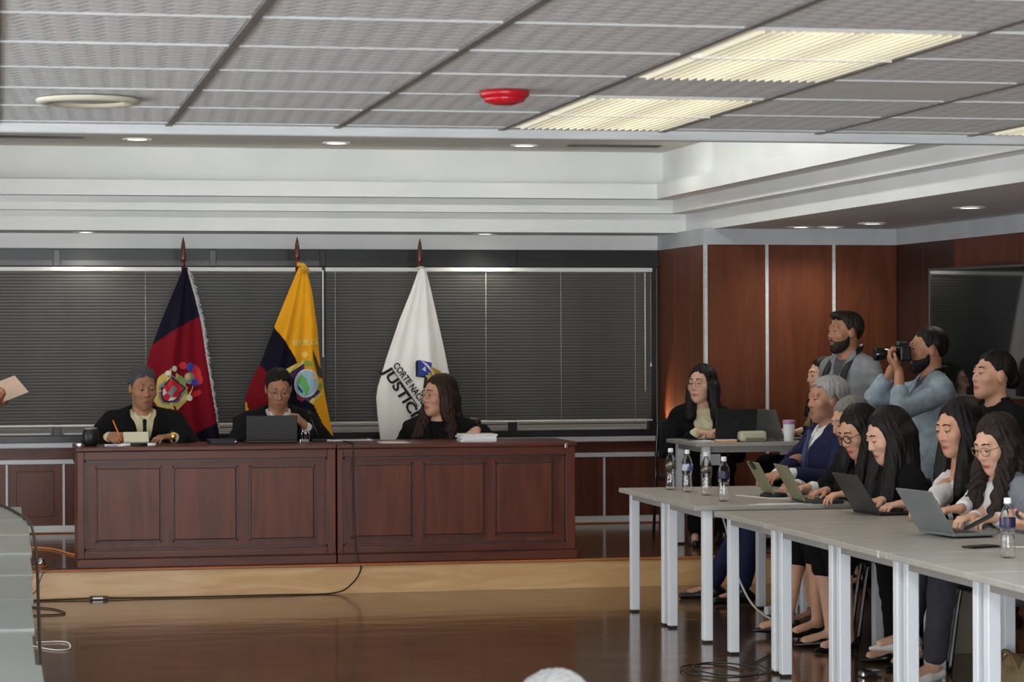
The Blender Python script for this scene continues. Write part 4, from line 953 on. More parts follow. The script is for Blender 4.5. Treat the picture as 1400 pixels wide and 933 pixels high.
def hairmat(name, c, c2): return mat(name, c, .5, col2=c2, scale=(110, 110, 9), lo=.42, hi=.8, spec=.25, bump=.35, bscale=(190, 190, 16))
H_black = hairmat('black_hair', srgb(13, 11, 12), srgb(40, 34, 33)); H_brown = hairmat('dark_brown_hair', srgb(40, 26, 21), srgb(64, 42, 32))  # H_black: lighter streaks put highlights into the hair colour
H_grey = hairmat('grey_hair', srgb(150, 150, 150), srgb(104, 104, 106)); H_salt = hairmat('salt_pepper_hair', srgb(62, 62, 66), srgb(104, 104, 108)); H_ash = hairmat('ash_hair', srgb(126, 124, 120), srgb(80, 78, 76))
M_gl = mat('thin_glasses_metal', srgb(150, 130, 100), .3, metal=.7); M_glb = mat('black_glasses', srgb(18, 18, 20), .3)
M_gold_w = mat('gold_metal', srgb(206, 166, 84), .25, metal=1)
SK = dict(mid=(168, 120, 92), light=(200, 152, 126), tan=(146, 98, 72), pale=(212, 168, 144))

def person(label, head, body, look, base=0.0, seat=None, lean=6, hs=1.04, sex='m', skin='mid', hair=('short', H_black), top=None, sleeves='long',
           shirt=None, tie=None, vneck=.26, legs='trousers', legmat=None, hands=(None, None), feet=None, shoes=None, glasses=None, beard=None, vest=None,
           robe=False, group=None, face=True, armscale=1.0, top_kind='jacket', earring=False, wide=1.0, collar=True, torso_only=False, wv=.085):
    Cc = V3(*head); bf = nrm(V3(body[0], body[1], 0)); up_ = V3(0, 0, 1); br = nrm(np.cross(bf, up_))
    lf = nrm(look); lr = nrm(np.cross(lf, up_)); lu = np.cross(lr, lf); RH = np.stack([lr, lf, lu], 1)
    la = math.radians(lean); sp_ = nrm(bf * math.sin(la) + up_ * math.cos(la)); sf = np.cross(sp_, br); sf = nrm(sf)
    RB = np.stack([br, sf, sp_], 1)
    Nk = Cc - .168 * hs * nrm(sp_ * .6 + up_ * .4) - bf * .026
    pz = base + (seat + .10 if seat is not None else .95 * (head[2] - base) / 1.60)
    L = (Nk[2] - pz) / sp_[2]; Pv = Nk - sp_ * L
    org = V3(Pv[0], Pv[1], base); r = empty('person', org, 0, label=label, cat='person', group=group)
    fem = sex == 'f'; W = (.150 if fem else .172) * wide * hs
    HD = lambda *p: Cc + hs * (RH @ V3(*p))
    # ---------------- skeleton
    Ls = L / .50
    chest = Nk - sp_ * .165 * Ls; waist = Nk - sp_ * .33 * Ls
    def torso(inf, hem=None):
        out = [ello(chest, (W * .93 + inf, (.098 if fem else .112) * wide + inf, .185 * Ls + inf), RB, .05), ello(waist, (W * .80 + inf, .100 * wide + inf, .16 * Ls + inf), RB, .06),
               ello(Pv, (W * 1.0 + inf, .115 * wide + inf, .125 + inf), RB, .06),
               cap(Nk - sp_ * .055 - br * W * .86, Nk - sp_ * .055 + br * W * .86, .050 + inf, .050 + inf, .05),
               cap(Nk + sp_ * .02 - br * .02, Nk - sp_ * .045 - br * W * .8, .048 + inf * .6, .046 + inf, .04), cap(Nk + sp_ * .02 + br * .02, Nk - sp_ * .045 + br * W * .8, .048 + inf * .6, .046 + inf, .04)]
        if fem: out += [ello(chest + sf * .062 - br * .06 - sp_ * .02, (.062 + inf, .060 + inf, .062 + inf), RB, .03), ello(chest + sf * .062 + br * .06 - sp_ * .02, (.062 + inf, .060 + inf, .062 + inf), RB, .03)]
        if hem:
            q = Pv - up_ * .0
            out.append(ello(q - up_ * hem * .4, (W * 1.02 + inf, .13 + inf, hem), np.stack([br, bf, up_], 1), .06))
        return out
    l1, l2 = .285 * hs * armscale, .262 * hs * armscale
    arms = []
    for si, hnd in zip((1, -1), hands):              # right (+br) then left
        Sh = Nk - sp_ * .062 + br * si * W * 1.0
        if hnd is None:
            Wr = Sh - up_ * .50 * hs + bf * .10 + br * si * .05 if seat is None else Pv + bf * .30 + br * si * .13 + up_ * .09
            hnd = dict(p=Wr, d=nrm(bf - up_ * (.2 if seat is not None else 2)), n=(-up_ if seat is not None else -br * si), curl=25)
        Wr = V3(*hnd['p']); d = Wr - Sh; D = np.linalg.norm(d)
        if D > (l1 + l2) * .995: Sh2 = Sh; Wr = Sh + d / D * (l1 + l2) * .995; D = (l1 + l2) * .995
        u = nrm(Wr - Sh); a = (l1 * l1 - l2 * l2 + D * D) / (2 * D); hh = math.sqrt(max(l1 * l1 - a * a, 1e-6))
        pole = V3(*hnd['pole']) if 'pole' in hnd else (-up_ * 1.0 + br * si * .95 - bf * .25) if robe else -up_ * 1.0 + br * si * .7 - bf * .25
        pv = pole - u * (pole @ u); pv = nrm(pv); El = Sh + u * a + pv * hh
        arms.append((si, Sh, El, Wr, hnd))
    def hand_prims(si, El, Wr, hnd):
        fd = nrm(hnd['d']); pn = V3(*hnd['n']); pn = nrm(pn - fd * (pn @ fd)); th_ = np.cross(fd, pn) * si
        s = hs * (.92 if fem else 1.0); curl = math.radians(hnd.get('curl', 22)); sp2 = hnd.get('spread', 1.0)
        out = []
        for i in range(4):
            o = (1.5 - i) * .0186 * s
            b = Wr + th_ * o * .55 + fd * .008; kq = Wr + fd * (.088 - .006 * abs(i - 1)) * s + th_ * o
            out.append(cap(b, kq, .0150 * s, .0112 * s, .014))
            dirv = fd.copy(); p = kq; Lf = (.068, .076, .070, .055)[i] * s; rad = .0092 * s; ang = .25 * curl + (i * .05)
            fs = nrm(th_ * (1.5 - i) * .05 * sp2)
            for seg, q in enumerate((.45, .31, .24)):
                ang += curl * (.7 if seg == 0 else 1.0)
                dv = fd * math.cos(ang) + pn * math.sin(ang) + th_ * (1.5 - i) * .05 * sp2
                p2 = p + nrm(dv) * Lf * q; out.append(cap(p, p2, rad, rad * .90, .004)); p = p2; rad *= .90
        tb_ = Wr + fd * .026 * s + th_ * .020 * s; to = hnd.get('thumb', .7)
        m1 = tb_ + nrm(fd * .65 + th_ * to + pn * .35) * .042 * s; t2 = m1 + nrm(fd * .9 + th_ * to * .3 + pn * .4) * .034 * s
        out += [cap(Wr + fd * .012, tb_, .016 * s, .015 * s, .012), cap(tb_, m1, .0145 * s, .0110 * s, .008), cap(m1, t2, .0110 * s, .0085 * s, .004)]
        return out
    arm_skin = []
    for si, Sh, El, Wr, hnd in arms:
        f_ = .9 if fem else 1.0
        arm_skin += [cap(Sh, El, .046 * f_, .038 * f_, .03), cap(El, El + (Wr - El) * .35, .038 * f_, .038 * f_, .02), cap(El + (Wr - El) * .3, Wr, .038 * f_, .025 * f_, .02)]
    # legs
    leg_j = []
    for k, si in enumerate((1, -1)):
        Hp = Pv + br * si * .085 - up_ * .03
        if seat is not None:
            an = V3(*feet[k]) if feet and feet[k] is not None else V3(*(Pv + bf * .40 + br * si * .10)[:2], base + .09)
            kz = base + seat + .085; dirh = nrm(V3(an[0] - Hp[0], an[1] - Hp[1], 0)); l_t = .42 * hs
            d = an - Hp; D = min(np.linalg.norm(d), .84 * hs * .99); u = nrm(d); hh = math.sqrt(max((.42 * hs) ** 2 - (D / 2) ** 2, 1e-6))
            pv = up_ + bf * .9; pv = nrm(pv - u * (pv @ u)); Kn = Hp + u * D / 2 + pv * hh; an = Hp + u * D
        else:
            an = V3(*(Pv + br * si * .095)[:2], base + .09); Kn = (Hp + an) / 2 + bf * .02
        fdr = nrm(V3(bf[0], bf[1], 0) + br * si * .15 + up_ * (feet[k][3] if False else 0))
        leg_j.append((si, Hp, Kn, an, fdr))
    leg_skin = []
    for si, Hp, Kn, an, fdr in leg_j:
        leg_skin += [cap(Hp, Kn, .078, .050, .02), cap(Kn, Kn + (an - Kn) * .35, .048, .053, .02), cap(Kn + (an - Kn) * .3, an, .053, .032, .03), cap(an - up_ * .03, an - up_ * .055 + fdr * .14, .032, .022, .02)]
    # ---------------- head
    H = lambda c, rad, k=.02, op=1: ello(HD(*c), np.array(rad) * hs, RH, k * hs, op)
    Hc = lambda a, b, ra, rb, k=.01, op=1: cap(HD(*a), HD(*b), ra * hs, rb * hs, k * hs, op)
    jw = .058 if fem else .063
    hp = [H((0, -.014, .032), (.074, .094, .088)), H((0, .022, -.035), (jw, .070, .078), .03), H((0, .070, -.100), (.022, .020, .018), .025), H((0, .045, -.075), (.045, .045, .035), .03),
          Hc((-.034, .0755 if fem else .078, .036), (.034, .0755 if fem else .078, .036), .0115 if fem else .013, .0115 if fem else .013, .020), Hc((0, .084, .026), (0, .1035, -.020), .0075, .0108 if fem else .0122, .012), H((-.0105, .094, -.025), (.0075, .010, .007), .008), H((.0105, .094, -.025), (.0075, .010, .007), .008),
          H((-.033, .096, .010), (.017, .013, .011), .012, -1), H((.033, .096, .010), (.017, .013, .011), .012, -1),
          H((-.041, .062, -.018), (.024, .020, .020), .035), H((.041, .062, -.018), (.024, .020, .020), .035),
          Hc((-.024, .079, -.061), (0, .0875, -.0575), .005, .0065, .008), Hc((.024, .079, -.061), (0, .0875, -.0575), .005, .0065, .008), Hc((-.016, .0805, -.070), (.016, .0805, -.070), .0068, .0068, .010),
          H((-.076, -.006, -.002), (.010, .020, .032), .008), H((.076, -.006, -.002), (.010, .020, .032), .008),
          H((-.032, .0805, .0165), (.0155, .0125, .0085), .005), H((.032, .0805, .0165), (.0155, .0125, .0085), .005), H((-.032, .0785, -.002), (.0145, .0115, .007), .005), H((.032, .0785, -.002), (.0145, .0115, .007), .005),
          cap(HD(0, -.024, -.06), Nk + sp_ * .01, .052 if fem else .058, .056 if fem else .064, .03)]
    allskin = hp + torso(-.012) + arm_skin + leg_skin
    hands_p = [(a, hand_prims(a[0], a[2], a[3], a[4])) for a in arms]
    for a, pr in hands_p: allskin = allskin + pr
    parts = [extract(allskin, .0046, (Cc - .26 * hs, Cc + .17 * hs))]
    # the same field continued, coarser below the neck; finer again at the hands
    zc = Cc[2] - .235 * hs
    low = extract(allskin, .011); co, Q = low
    rest_keep = ~((np.abs(co - Cc) < .245 * hs).all(1))
    for a, pr in hands_p:
        fd = nrm(a[4]['d']); rest_keep &= ~((((co - a[3]) @ fd) > .012) & (np.linalg.norm(co - a[3], axis=1) < .22))
        h_ = extract(arm_skin + pr, .0042, (a[3] - .2, a[3] + .2)); hc, hq = h_
        kp = ((hc - a[3]) @ fd > -.012) & (np.linalg.norm(hc - a[3], axis=1) < .215); parts.append((hc, hq[kp[hq].all(1)]))
    parts.append((co, Q[rest_keep[Q].any(1)]))
    clean = []
    for c_, q_ in parts:
        us = np.unique(q_); mp_ = np.full(len(c_), -1); mp_[us] = np.arange(len(us)); clean.append((c_[us], mp_[q_]))
    me, co = mesh_from('body', clean, org)
    sk = np.array(srgb(*SK[skin] if isinstance(skin, str) else skin)); col = np.tile(sk, (len(co), 1)); q = ((co - Cc) @ RH) / hs
    def blend(mask, c, a): col[:, :3] = col[:, :3] * (1 - (mask * a)[:, None]) + np.array(srgb(*c)[:3]) * (mask * a)[:, None]
    g = lambda p, s: np.exp(-(((q - np.array(p)) / np.array(s)) ** 2).sum(1))
    lipc = (150, 52, 50) if fem else (136, 72, 62)
    blend(np.clip(g((0, .092, -.0645), (.025, .03, .0085)) * 1.6, 0, 1), lipc, .85 if fem else .8)
    blend(np.maximum(g((.042, .07, -.02), (.02, .03, .018)), g((-.042, .07, -.02), (.02, .03, .018))), (190, 100, 84), .22)
    blend(g((0, .11, -.02), (.014, .02, .014)), (186, 104, 84), .25)
    if not fem: blend(np.clip(g((0, .06, -.085), (.06, .06, .03)) * 1.2, 0, 1), (96, 80, 72), .35 if not beard else .7)
    set_col(me, col); bo = link('body', me, M_skin, r)
    # ---------------- features
    if face:
        for s in (-1, 1):
            eb = MB(); eb.ball(HD(s * .032, .0795, .0095) - org, .0120 * hs, u=14, v=10); eb.mi = 1
            eb.ball(HD(s * .032, .0835, .0085) - org, .0086 * hs, u=10, v=8); eb.build('eye', [M_eye, M_iris], r)
            b0 = [HD(s * .013, .0885, .0375) - org, HD(s * .029, .0880, .0415) - org, HD(s * .047, .0765, .0365) - org]
            MB().tube(smooth(b0, 4), .0036 * hs, 6).build('eyebrow', hair[1] if hair[1] not in (H_grey,) else H_salt, r)
            l0 = [HD(s * .019, .0880, .0100) - org, HD(s * .031, .0925, .0118) - org, HD(s * .046, .0835, .0095) - org]
            MB().tube(smooth(l0, 3), .0018 * hs, 5).build('eyelash', M_iris, r)
    # ---------------- hair
    st, hm = hair[0], hair[1]; hkw = hair[2] if len(hair) > 2 else {}
    if st:
        vol = hkw.get('vol', 1.0)
        ys_ = {'short': [-.2, -.085, -.06, -.03, -.005, .012, .030, .050, .072, .12], 'long': [-.2, -.08, -.05, -.02, .0, .020, .036, .050, .072, .12], 'back': [-.2, -.09, -.06, -.03, -.005, .012, .035, .055, .075, .12]}[st if st != 'curly' else 'long']
        zs_ = {'short': [-.10, -.085, -.06, .026, .034, -.004, .044, .074, .088, .105], 'long': [-.3, -.3, -.3, -.3, -.18, -.08, -.01, .066, .099, .113], 'back': [-.10, -.07, -.03, .02, .03, .012, .048, .070, .088, .11]}[st if st != 'curly' else 'long']
        def hairline(p):
            qq = ((p - Cc) @ RH) / hs; jag = .004 * np.sin(qq[..., 0] * 150 + 40 * qq[..., 1]) + .004 * np.sin(qq[..., 0] * 67 - 90 * qq[..., 1] + 1); return (np.interp(qq[..., 1], ys_, zs_) + jag - qq[..., 2]) * hs * .8
        capsd = hkw.get('cap', (.0835, .100, .0945))
        pr = [ello(HD(0, -.0215 - (vol - 1) * .11, .038), np.array(capsd) * hs * vol, RH, .01)]
        if st in ('long', 'curly'): pr.append(ello(HD(0, -.038, -.03), np.array((.082, .080, .10)) * hs * vol, RH, .03))
        if st == 'short' and hkw.get('quiff'): pr.append(ello(HD(0, .045, .105), np.array((.055, .05, .026)) * hs, RH, .03))
        if st in ('long', 'curly'): pr.append(cap(HD(0, .09, .135), HD(0, -.03, .150), .010 * hs, .010 * hs, .012, -1))
        if st == 'back': pr.append(ello(HD(0, -.115, -.01), np.array((.05, .045, .05)) * hs, RH, .03))
        pr.append(func(hairline, Cc - .3, Cc + .3, .008 * hs))
        pr[-1] = (lambda p, f=hairline: -f(p) * 1.0 + 0.0, Cc - .3, Cc + .3, .006, -2)
        # carve: keep only what lies above the hairline
        keep = pr.pop()
        pr.append((lambda p: -hairline(p), Cc - .25, Cc + .25, .006, -1))
        for (a, b, ra, rb) in hkw.get('strands', []): pr.append(cap(HD(*a), V3(*b), ra * hs, rb, .03))
        co, Q = extract(pr, .0062); qh = ((co - Cc) @ RH) / hs
        an_ = np.arctan2(qh[:, 0], qh[:, 1] + .02)
        Nn = vnormals(co, Q); wv_ = hkw.get('wave', 0)
        gr = np.sin(an_ * 41 + 4 * np.sin(qh[:, 2] * 26 + an_ * 3)) * .0012 + np.sin(an_ * 13 + qh[:, 2] * 14 + 2 * np.sin(an_ * 5)) * .0024 + np.clip(-(qh[:, 2] + .02) * 6, 0, 1) * .0030 * np.sin(co[:, 0] * 210 + 170 * co[:, 1] + 5 * np.sin(co[:, 2] * 11))
        if wv_: gr = gr + wv_ * np.sin(co[:, 2] * 70 + 5 * np.sin(an_ * 7 + co[:, 2] * 9) + 2 * np.sin(an_ * 13)) * np.clip(-(qh[:, 2] - .02) * 8, 0, 1)
        co = co + Nn * gr[:, None]
        me, _ = mesh_from('hair', [(co, Q)], org); link('hair', me, hm, r)
    if beard:
        pr = [H((0, .022, -.036), (jw + .0065, .076, .086)), H((0, .072, -.104), (.028, .026, .026), .02), H((0, .045, -.076), (.050, .050, .043), .02),
              (lambda p: (lambda qq: (np.interp(qq[..., 1], [-.02, .01, .03, .08], [.02, -.005, -.040, -.052]) - qq[..., 2]) * hs)(((p - Cc) @ RH) / hs), Cc - .25, Cc + .25, .004, -1),
              (lambda p: ((((p - Cc) @ RH) / hs)[..., 1] - .002) * hs, Cc - .25, Cc + .25, .004, -1), H((0, .098, -.064), (.023, .03, .0105), .004, -1)]
        pr += [cap(HD(-.024, .080, -.058), HD(-.004, .094, -.046), .005 * hs, .0065 * hs, .004), cap(HD(.024, .080, -.058), HD(.004, .094, -.046), .005 * hs, .0065 * hs, .004)]
        co, Q = extract(pr, .005); me, _ = mesh_from('beard', [(co, Q)], org); link('beard', me, hkw.get('beard_mat', hm), r)
    if glasses:
        gb = MB(); rr = .0215
        for s in (-1, 1):
            c0 = (s * .033, .104, .010)
            gb.tube([HD(c0[0] + rr * 1.08 * math.cos(t), c0[1] - .010 * abs(math.cos(t)) * (1 if s * math.cos(t) > 0 else .0), c0[2] + rr * .92 * math.sin(t)) - org for t in np.linspace(0, 2 * math.pi, 22)], .0019 * hs if glasses is M_gl else .0028 * hs, 6)
            gb.tube([HD(s * .056, .094, .014) - org, HD(s * .074, .05, .014) - org, HD(s * .080, -.005, .010) - org, HD(s * .078, -.018, -.004) - org], .0018 * hs, 5)
        gb.tube([HD(-.011, .106, .013) - org, HD(0, .109, .016) - org, HD(.011, .106, .013) - org], .002 * hs, 5)
        gb.build('glasses', glasses, r)
    if earring:
        for s in (-1, 1): MB().ball(HD(s * .082, -.002, -.040) - org, .006).build('earring', M_gold_w, r)
    # ---------------- clothes
    tor0 = torso(0)
    def yfr(z, x=0.0):
        y = np.linspace(.0, .26, 131); P3 = Nk + br * x + sp_ * z + sf * y[:, None]
        d = np.min([t[0](P3) for t in tor0 if t[4] > 0], 0) - .012
        ins = np.nonzero(d < 0)[0]
        return float(y[ins[-1]]) if len(ins) else .05
    TB = lambda x, y, z: Nk + br * x + sf * y + sp_ * z
    def local(p): return (p - Nk) @ RB
    neck_carve = (lambda p: np.linalg.norm(np.stack([local(p)[..., 0], local(p)[..., 1] * 1.0 - .015], -1), axis=-1) - .066 + np.clip(.02 - local(p)[..., 2], 0, 1) * 9, Nk - .2, Nk + .2, .006, -1)
    if shirt:
        inf = .006
        pr = torso(inf) + [neck_carve]
        co, Q = extract(pr, .0095); k_ = co[:, 2] > Pv[2] - .02; Q = Q[k_[Q].all(1)]
        prc = []
        if collar:
            for s in (-1, 1):
                prc += [cap(TB(0, -.055, .075), TB(s * .060, -.01, .055), .014, .013, .008), cap(TB(s * .060, -.01, .055), TB(s * .045, .062, .010), .013, .012, .008), cap(TB(s * .045, .062, .010), TB(s * .012, .080, -.012), .012, .009, .006), cap(TB(s * .030, .075, .0), TB(s * .052, .085, -.050), .012, .006, .006)]
        sh_parts = [(co, Q)]
        if prc: sh_parts.append(extract(prc, .006))
        me, _ = mesh_from('shirt', sh_parts, org); link('shirt', me, shirt, r)
        if sleeves == 'long':
            for si, Sh, El, Wr, hnd in arms:
                u = nrm(Wr - El); co, Q = extract([cap(Wr - u * .055, Wr - u * .012, .037, .034, .005)], .006); me, _ = mesh_from('cuff', [(co, Q)], org); link('cuff', me, shirt, r)
    if tie:
        zt_ = np.linspace(-.035, -.40, 8); y0 = max(.100, yfr(-.035) + .02)
        yt_ = [max(yfr(z) + .014, y0 + (yfr(-.17) + .016 - y0) * min(1, (-.035 - z) / .135)) for z in zt_]
        pr = [cap(TB(0, y0 + .002, -.012), TB(0, y0 + .004, -.034), .015, .011, .006)] + [cap(TB(0, yt_[i], zt_[i]), TB(0, yt_[i + 1], zt_[i + 1]), .0115 + .0016 * i, .0131 + .0016 * i, .005) for i in range(7)]
        co, Q = extract(pr, .006); me, _ = mesh_from('tie', [(co, Q)], org); link('tie', me, tie, r)
    if top:
        inf = .030 if robe else .020
        hem = (.16 if seat is not None else .20)
        pr = torso(inf, hem)
        sw = (.030 if robe else .013)
        for si, Sh, El, Wr, hnd in arms:
            f_ = .9 if fem else 1.0; u = nrm(Wr - El)
            if sleeves in ('long', 'rolled'):
                We = Wr - u * (.045 if sleeves == 'long' else .15); ro = .034 + sw * (1.6 if robe else .7)
                pr += [cap(Sh, El, (.052 + sw) * f_, (.046 + sw) * f_, .035), cap(El, We, (.044 + sw) * f_, ro * f_ * (1.25 if sleeves == 'rolled' else 1), .02)]
                if robe: pr += [cap(El - up_ * .03, We - up_ * .01, .05, .045, .03)]
                pr += [(lambda p, a=Wr, u=u, q=(.022 if sleeves == 'long' else .13): np.where(np.linalg.norm(p - a, axis=-1) < .13, -((p - a) @ u + q), .05) * -1 * -1 if False else np.where(np.linalg.norm(p - a, axis=-1) < .12, (-(q) - (p - a) @ u), .05), Wr - .14, Wr + .14, .004, -1)]
        pr.append(neck_carve)
        if top_kind in ('jacket', 'vest') and vneck:
            zV = -vneck
            pr.append((lambda p: (lambda l: np.maximum(np.maximum(np.abs(l[..., 0]) - np.clip(wv * (l[..., 2] - zV) / -zV, 0, wv), zV - l[..., 2]), .02 - l[..., 1]))(local(p)), Nk - .45, Nk + .3, .004, -1))
            for s in (-1, 1):
                pr += [cap(TB(s * (wv * .98), .030, .010), TB(s * wv * .75, yfr(zV * .35, wv * .7) + inf - .012, zV * .35), .018, .017, .006), cap(TB(s * wv * .75, yfr(zV * .35, wv * .7) + inf - .012, zV * .35), TB(s * .012, yfr(zV) + inf - .014, zV), .017, .010, .006),
                       cap(TB(0, -.062, .045), TB(s * wv * .98, .0, .020), .020, .019, .01)]
        elif top_kind == 'open':
            for s in (-1, 1): pr += [cap(TB(0, -.06, .05), TB(s * .07, .0, .03), .018, .018, .01), cap(TB(s * .07, 0, .03), TB(s * .05, .075, -.03), .018, .012, .01)]
            zV = -.16; pr.append((lambda p: (lambda l: np.maximum(np.maximum(np.abs(l[..., 0]) - np.clip(.06 * (l[..., 2] - zV) / -zV, 0, .06), zV - l[..., 2]), .02 - l[..., 1]))(local(p)), Nk - .45, Nk + .3, .004, -1))
        co, Q = extract(pr, .0088); co = folds(co, Q, .0032 if not robe else .0036, sum(map(ord, label)) % 7)
        me, _ = mesh_from('robe' if robe else top_kind if top_kind != 'open' else 'shirt', [(co, Q)], org); link({'jacket': 'jacket', 'vest': 'vest', 'open': 'overshirt', 'sweater': 'sweater'}[top_kind] if not robe else 'robe', me, top, r)
    if vest:
        zV = -.34; prv = torso(.029) + [neck_carve]
        prv.append((lambda p: (lambda l: np.maximum(np.maximum(np.abs(l[..., 0]) - np.clip(.085 * (l[..., 2] - zV) / -zV, 0, .085), zV - l[..., 2]), .02 - l[..., 1]))(local(p)), Nk - .45, Nk + .3, .004, -1))
        for si, Sh, El, Wr, hnd in arms: prv.append(cap(Sh - br * si * .0, Sh + br * si * .12, .068, .09, .01, -1))
        co, Q = extract(prv, .0095); me, _ = mesh_from('vest', [(co, Q)], org); link('vest', me, vest, r)
    if legs:
        pr = [ello(Pv, (W * 1.0 + .012, .122 * wide, .125), RB, .06)]; hfine = .0105
        for si, Hp, Kn, an, fdr in leg_j:
            if legs == 'trousers': pr += [cap(Hp, Kn, .094, .074, .04), cap(Kn, an - (an - Kn) * .08, .072, .054, .03)]
            else: pr += [cap(Hp, Kn + (an - Kn) * .02, .096, .078, .06), cap(Kn, Kn + (an - Kn) * .28, .074, .070, .05)]
        co, Q = extract(pr, hfine); co = folds(co, Q, .003, 3); me, _ = mesh_from(legs, [(co, Q)], org); link(legs, me, legmat or M_blk, r)
    sm_, kind = shoes if shoes else (M_shoe, 'flat')
    for si, Hp, Kn, an, fdr in leg_j:
        sole = an - up_ * .062; 
        if kind == 'flat': pr = [cap(sole - fdr * .055, sole + fdr * .06, .036, .036, .02), cap(sole + fdr * .05 - up_ * .004, sole + fdr * .185 - up_ * .008, .036, .022, .02), cap(an - up_ * .01, sole - fdr * .03, .042, .038, .03)]
        else: pr = [cap(sole - fdr * .035 + up_ * .012, sole + fdr * .05 - up_ * .006, .030, .030, .02), cap(sole + fdr * .05 - up_ * .006, sole + fdr * .19 - up_ * .014, .033, .010, .02), cap(sole - fdr * .055 + up_ * .005, sole - fdr * .06 - up_ * .035, .011, .006, .01),
                    (lambda p, an=an: (lambda d: np.linalg.norm(d, axis=-1) - .050)(p - an + up_ * .0), an - .1, an + .1, .006, -1)]
        co, Q = extract(pr, .0065); 
        if len(Q): me, _ = mesh_from('shoe', [(co, Q)], org); link('shoe', me, sm_, r)
    return r, dict(HD=HD, TB=TB, yfr=yfr, org=org, arms=arms, Nk=Nk, RB=RB, Pv=Pv, bf=bf, br=br)
Hd = lambda p, d, n, curl=25, **k: dict(p=p, d=d, n=n, curl=curl, **k)
def long_hair(n, side=.15, front=.24, back=.30, fr=.036, wave=0, vol=1.0, fwd=.09, body=None, **k):
    """strands end in the world at points given relative to the head"""
    return n
# ---- the three people on the bench
def strands(head, body, hs=1.04, back=.34, front=.30, side=.10, fwd=.075, r0=.045, r1=.030, sides=(1, -1)):
    c = V3(*head); b = nrm(V3(body[0], body[1], 0)); rr = nrm(np.cross(b, V3(0, 0, 1))); out = []
    for s in sides:
        if front: out.append(((s * .074, -.005, -.02), c + rr * s * side + b * fwd - V3(0, 0, front), r0 * .8, r1))
        if back: out.append(((s * .05, -.06, -.03), c + rr * s * side * .8 - b * .10 - V3(0, 0, back), r0, r1 * 1.25))
    if back: out.append(((0, -.075, -.02), c - b * .12 - V3(0, 0, back), r0 * 1.2, r1 * 1.4))
    return out
DN = (0, 0, -1)
person('man in black robe and dark tie writing with an orange pencil', (.931, 16.76, 1.268), (.06, -1), (.22, -1, -.20), S_H, .46, 7, 1.08, 'm', 'mid', ('short', H_salt, dict(vol=1.02)),
       top=M_robe, robe=True, shirt=M_cream, tie=M_tie, vneck=.24, wide=1.12, hands=(Hd((.705, 16.42, .972), (.45, -.80, -.12), (.55, .25, -.75), 48), Hd((1.10, 16.41, .965), (-.85, -.42, .02), DN, 26)))
person('man in black robe with white shirt and glasses reading behind the black laptop', (1.812, 16.76, 1.257), (0, -1), (-.03, -1, -.42), S_H, .46, 8, 1.04, 'm', 'mid', ('short', H_black, dict(vol=1.0)),
       top=M_robe, robe=True, shirt=M_wshirt, tie=M_gtie, vneck=.24, wide=1.10, glasses=M_gl, hands=(Hd((1.66, 16.42, .965), (.3, -.9, -.1), DN, 25), Hd((1.955, 16.46, 1.02), (-.55, -.35, .55), (-.6, .4, -.5), 40)))
person('woman in black robe with long wavy brown hair and glasses looking left', (2.872, 16.74, 1.205), (-.45, -.9), (-.93, -.42, -.06), S_H, .44, 5, 1.08, 'f', 'light',
       ('curly', H_brown, dict(vol=1.06, wave=.006, strands=strands((2.872, 16.74, 1.205), (-.45, -.9), back=.33, front=.27, side=.12, r0=.055, r1=.042))),
       top=M_robe, robe=True, vneck=.13, wv=.055, shirt=M_blk, collar=False, wide=1.2, glasses=M_gl, earring=True, hands=(Hd((2.70, 16.66, .80), (-.3, -.9, -.1), DN, 25), Hd((3.06, 16.36, .990), (-.35, -.8, -.15), DN, 24)))
office_chair(.93, 17.02, math.radians(180), 'dark office chair behind the writing man in a robe', M_seat, S_H, .34)
office_chair(1.81, 17.02, math.radians(180), 'dark office chair behind the middle robed man', M_seat, S_H, .34)
office_chair(2.97, 17.0, math.radians(172), 'burgundy leather chair behind the robed woman', M_burg, S_H, .30)
pcl = empty('pencil', (.755, 16.33, 1.0), label='orange pencil held by the writing man in a robe', cat='pencil')
MB().tube([(.018, -.03, -.055), (-.035, .02, .075)], .0048, 6).build('shaft', mat('orange_pencil', srgb(232, 120, 36), .4), pcl); MB().tube([(.018, -.03, -.055), (.022, -.034, -.066)], [.0045, .001], 6).build('tip', M_black, pcl)
wt = empty('wristwatch', (1.10, 16.415, .965), label='gold rimmed black watch on the writing man\'s wrist', cat='watch')
rot_ = Matrix(((0, 0, 1), (0, 1, 0), (-1, 0, 0)))
MB().lathe([(.036, -.010), (.039, -.008), (.039, .008), (.036, .010)], (0, 0, 0), 20, cap=False, rot=RY(math.radians(75))).build('strap', M_black, wt); MB().lathe([(.019, 0), (.019, .008), (.015, .010), (.001, .010)], (-.0, -.036, .012), 20, rot=RX(math.radians(80))).build('dial', M_gold_w, wt)

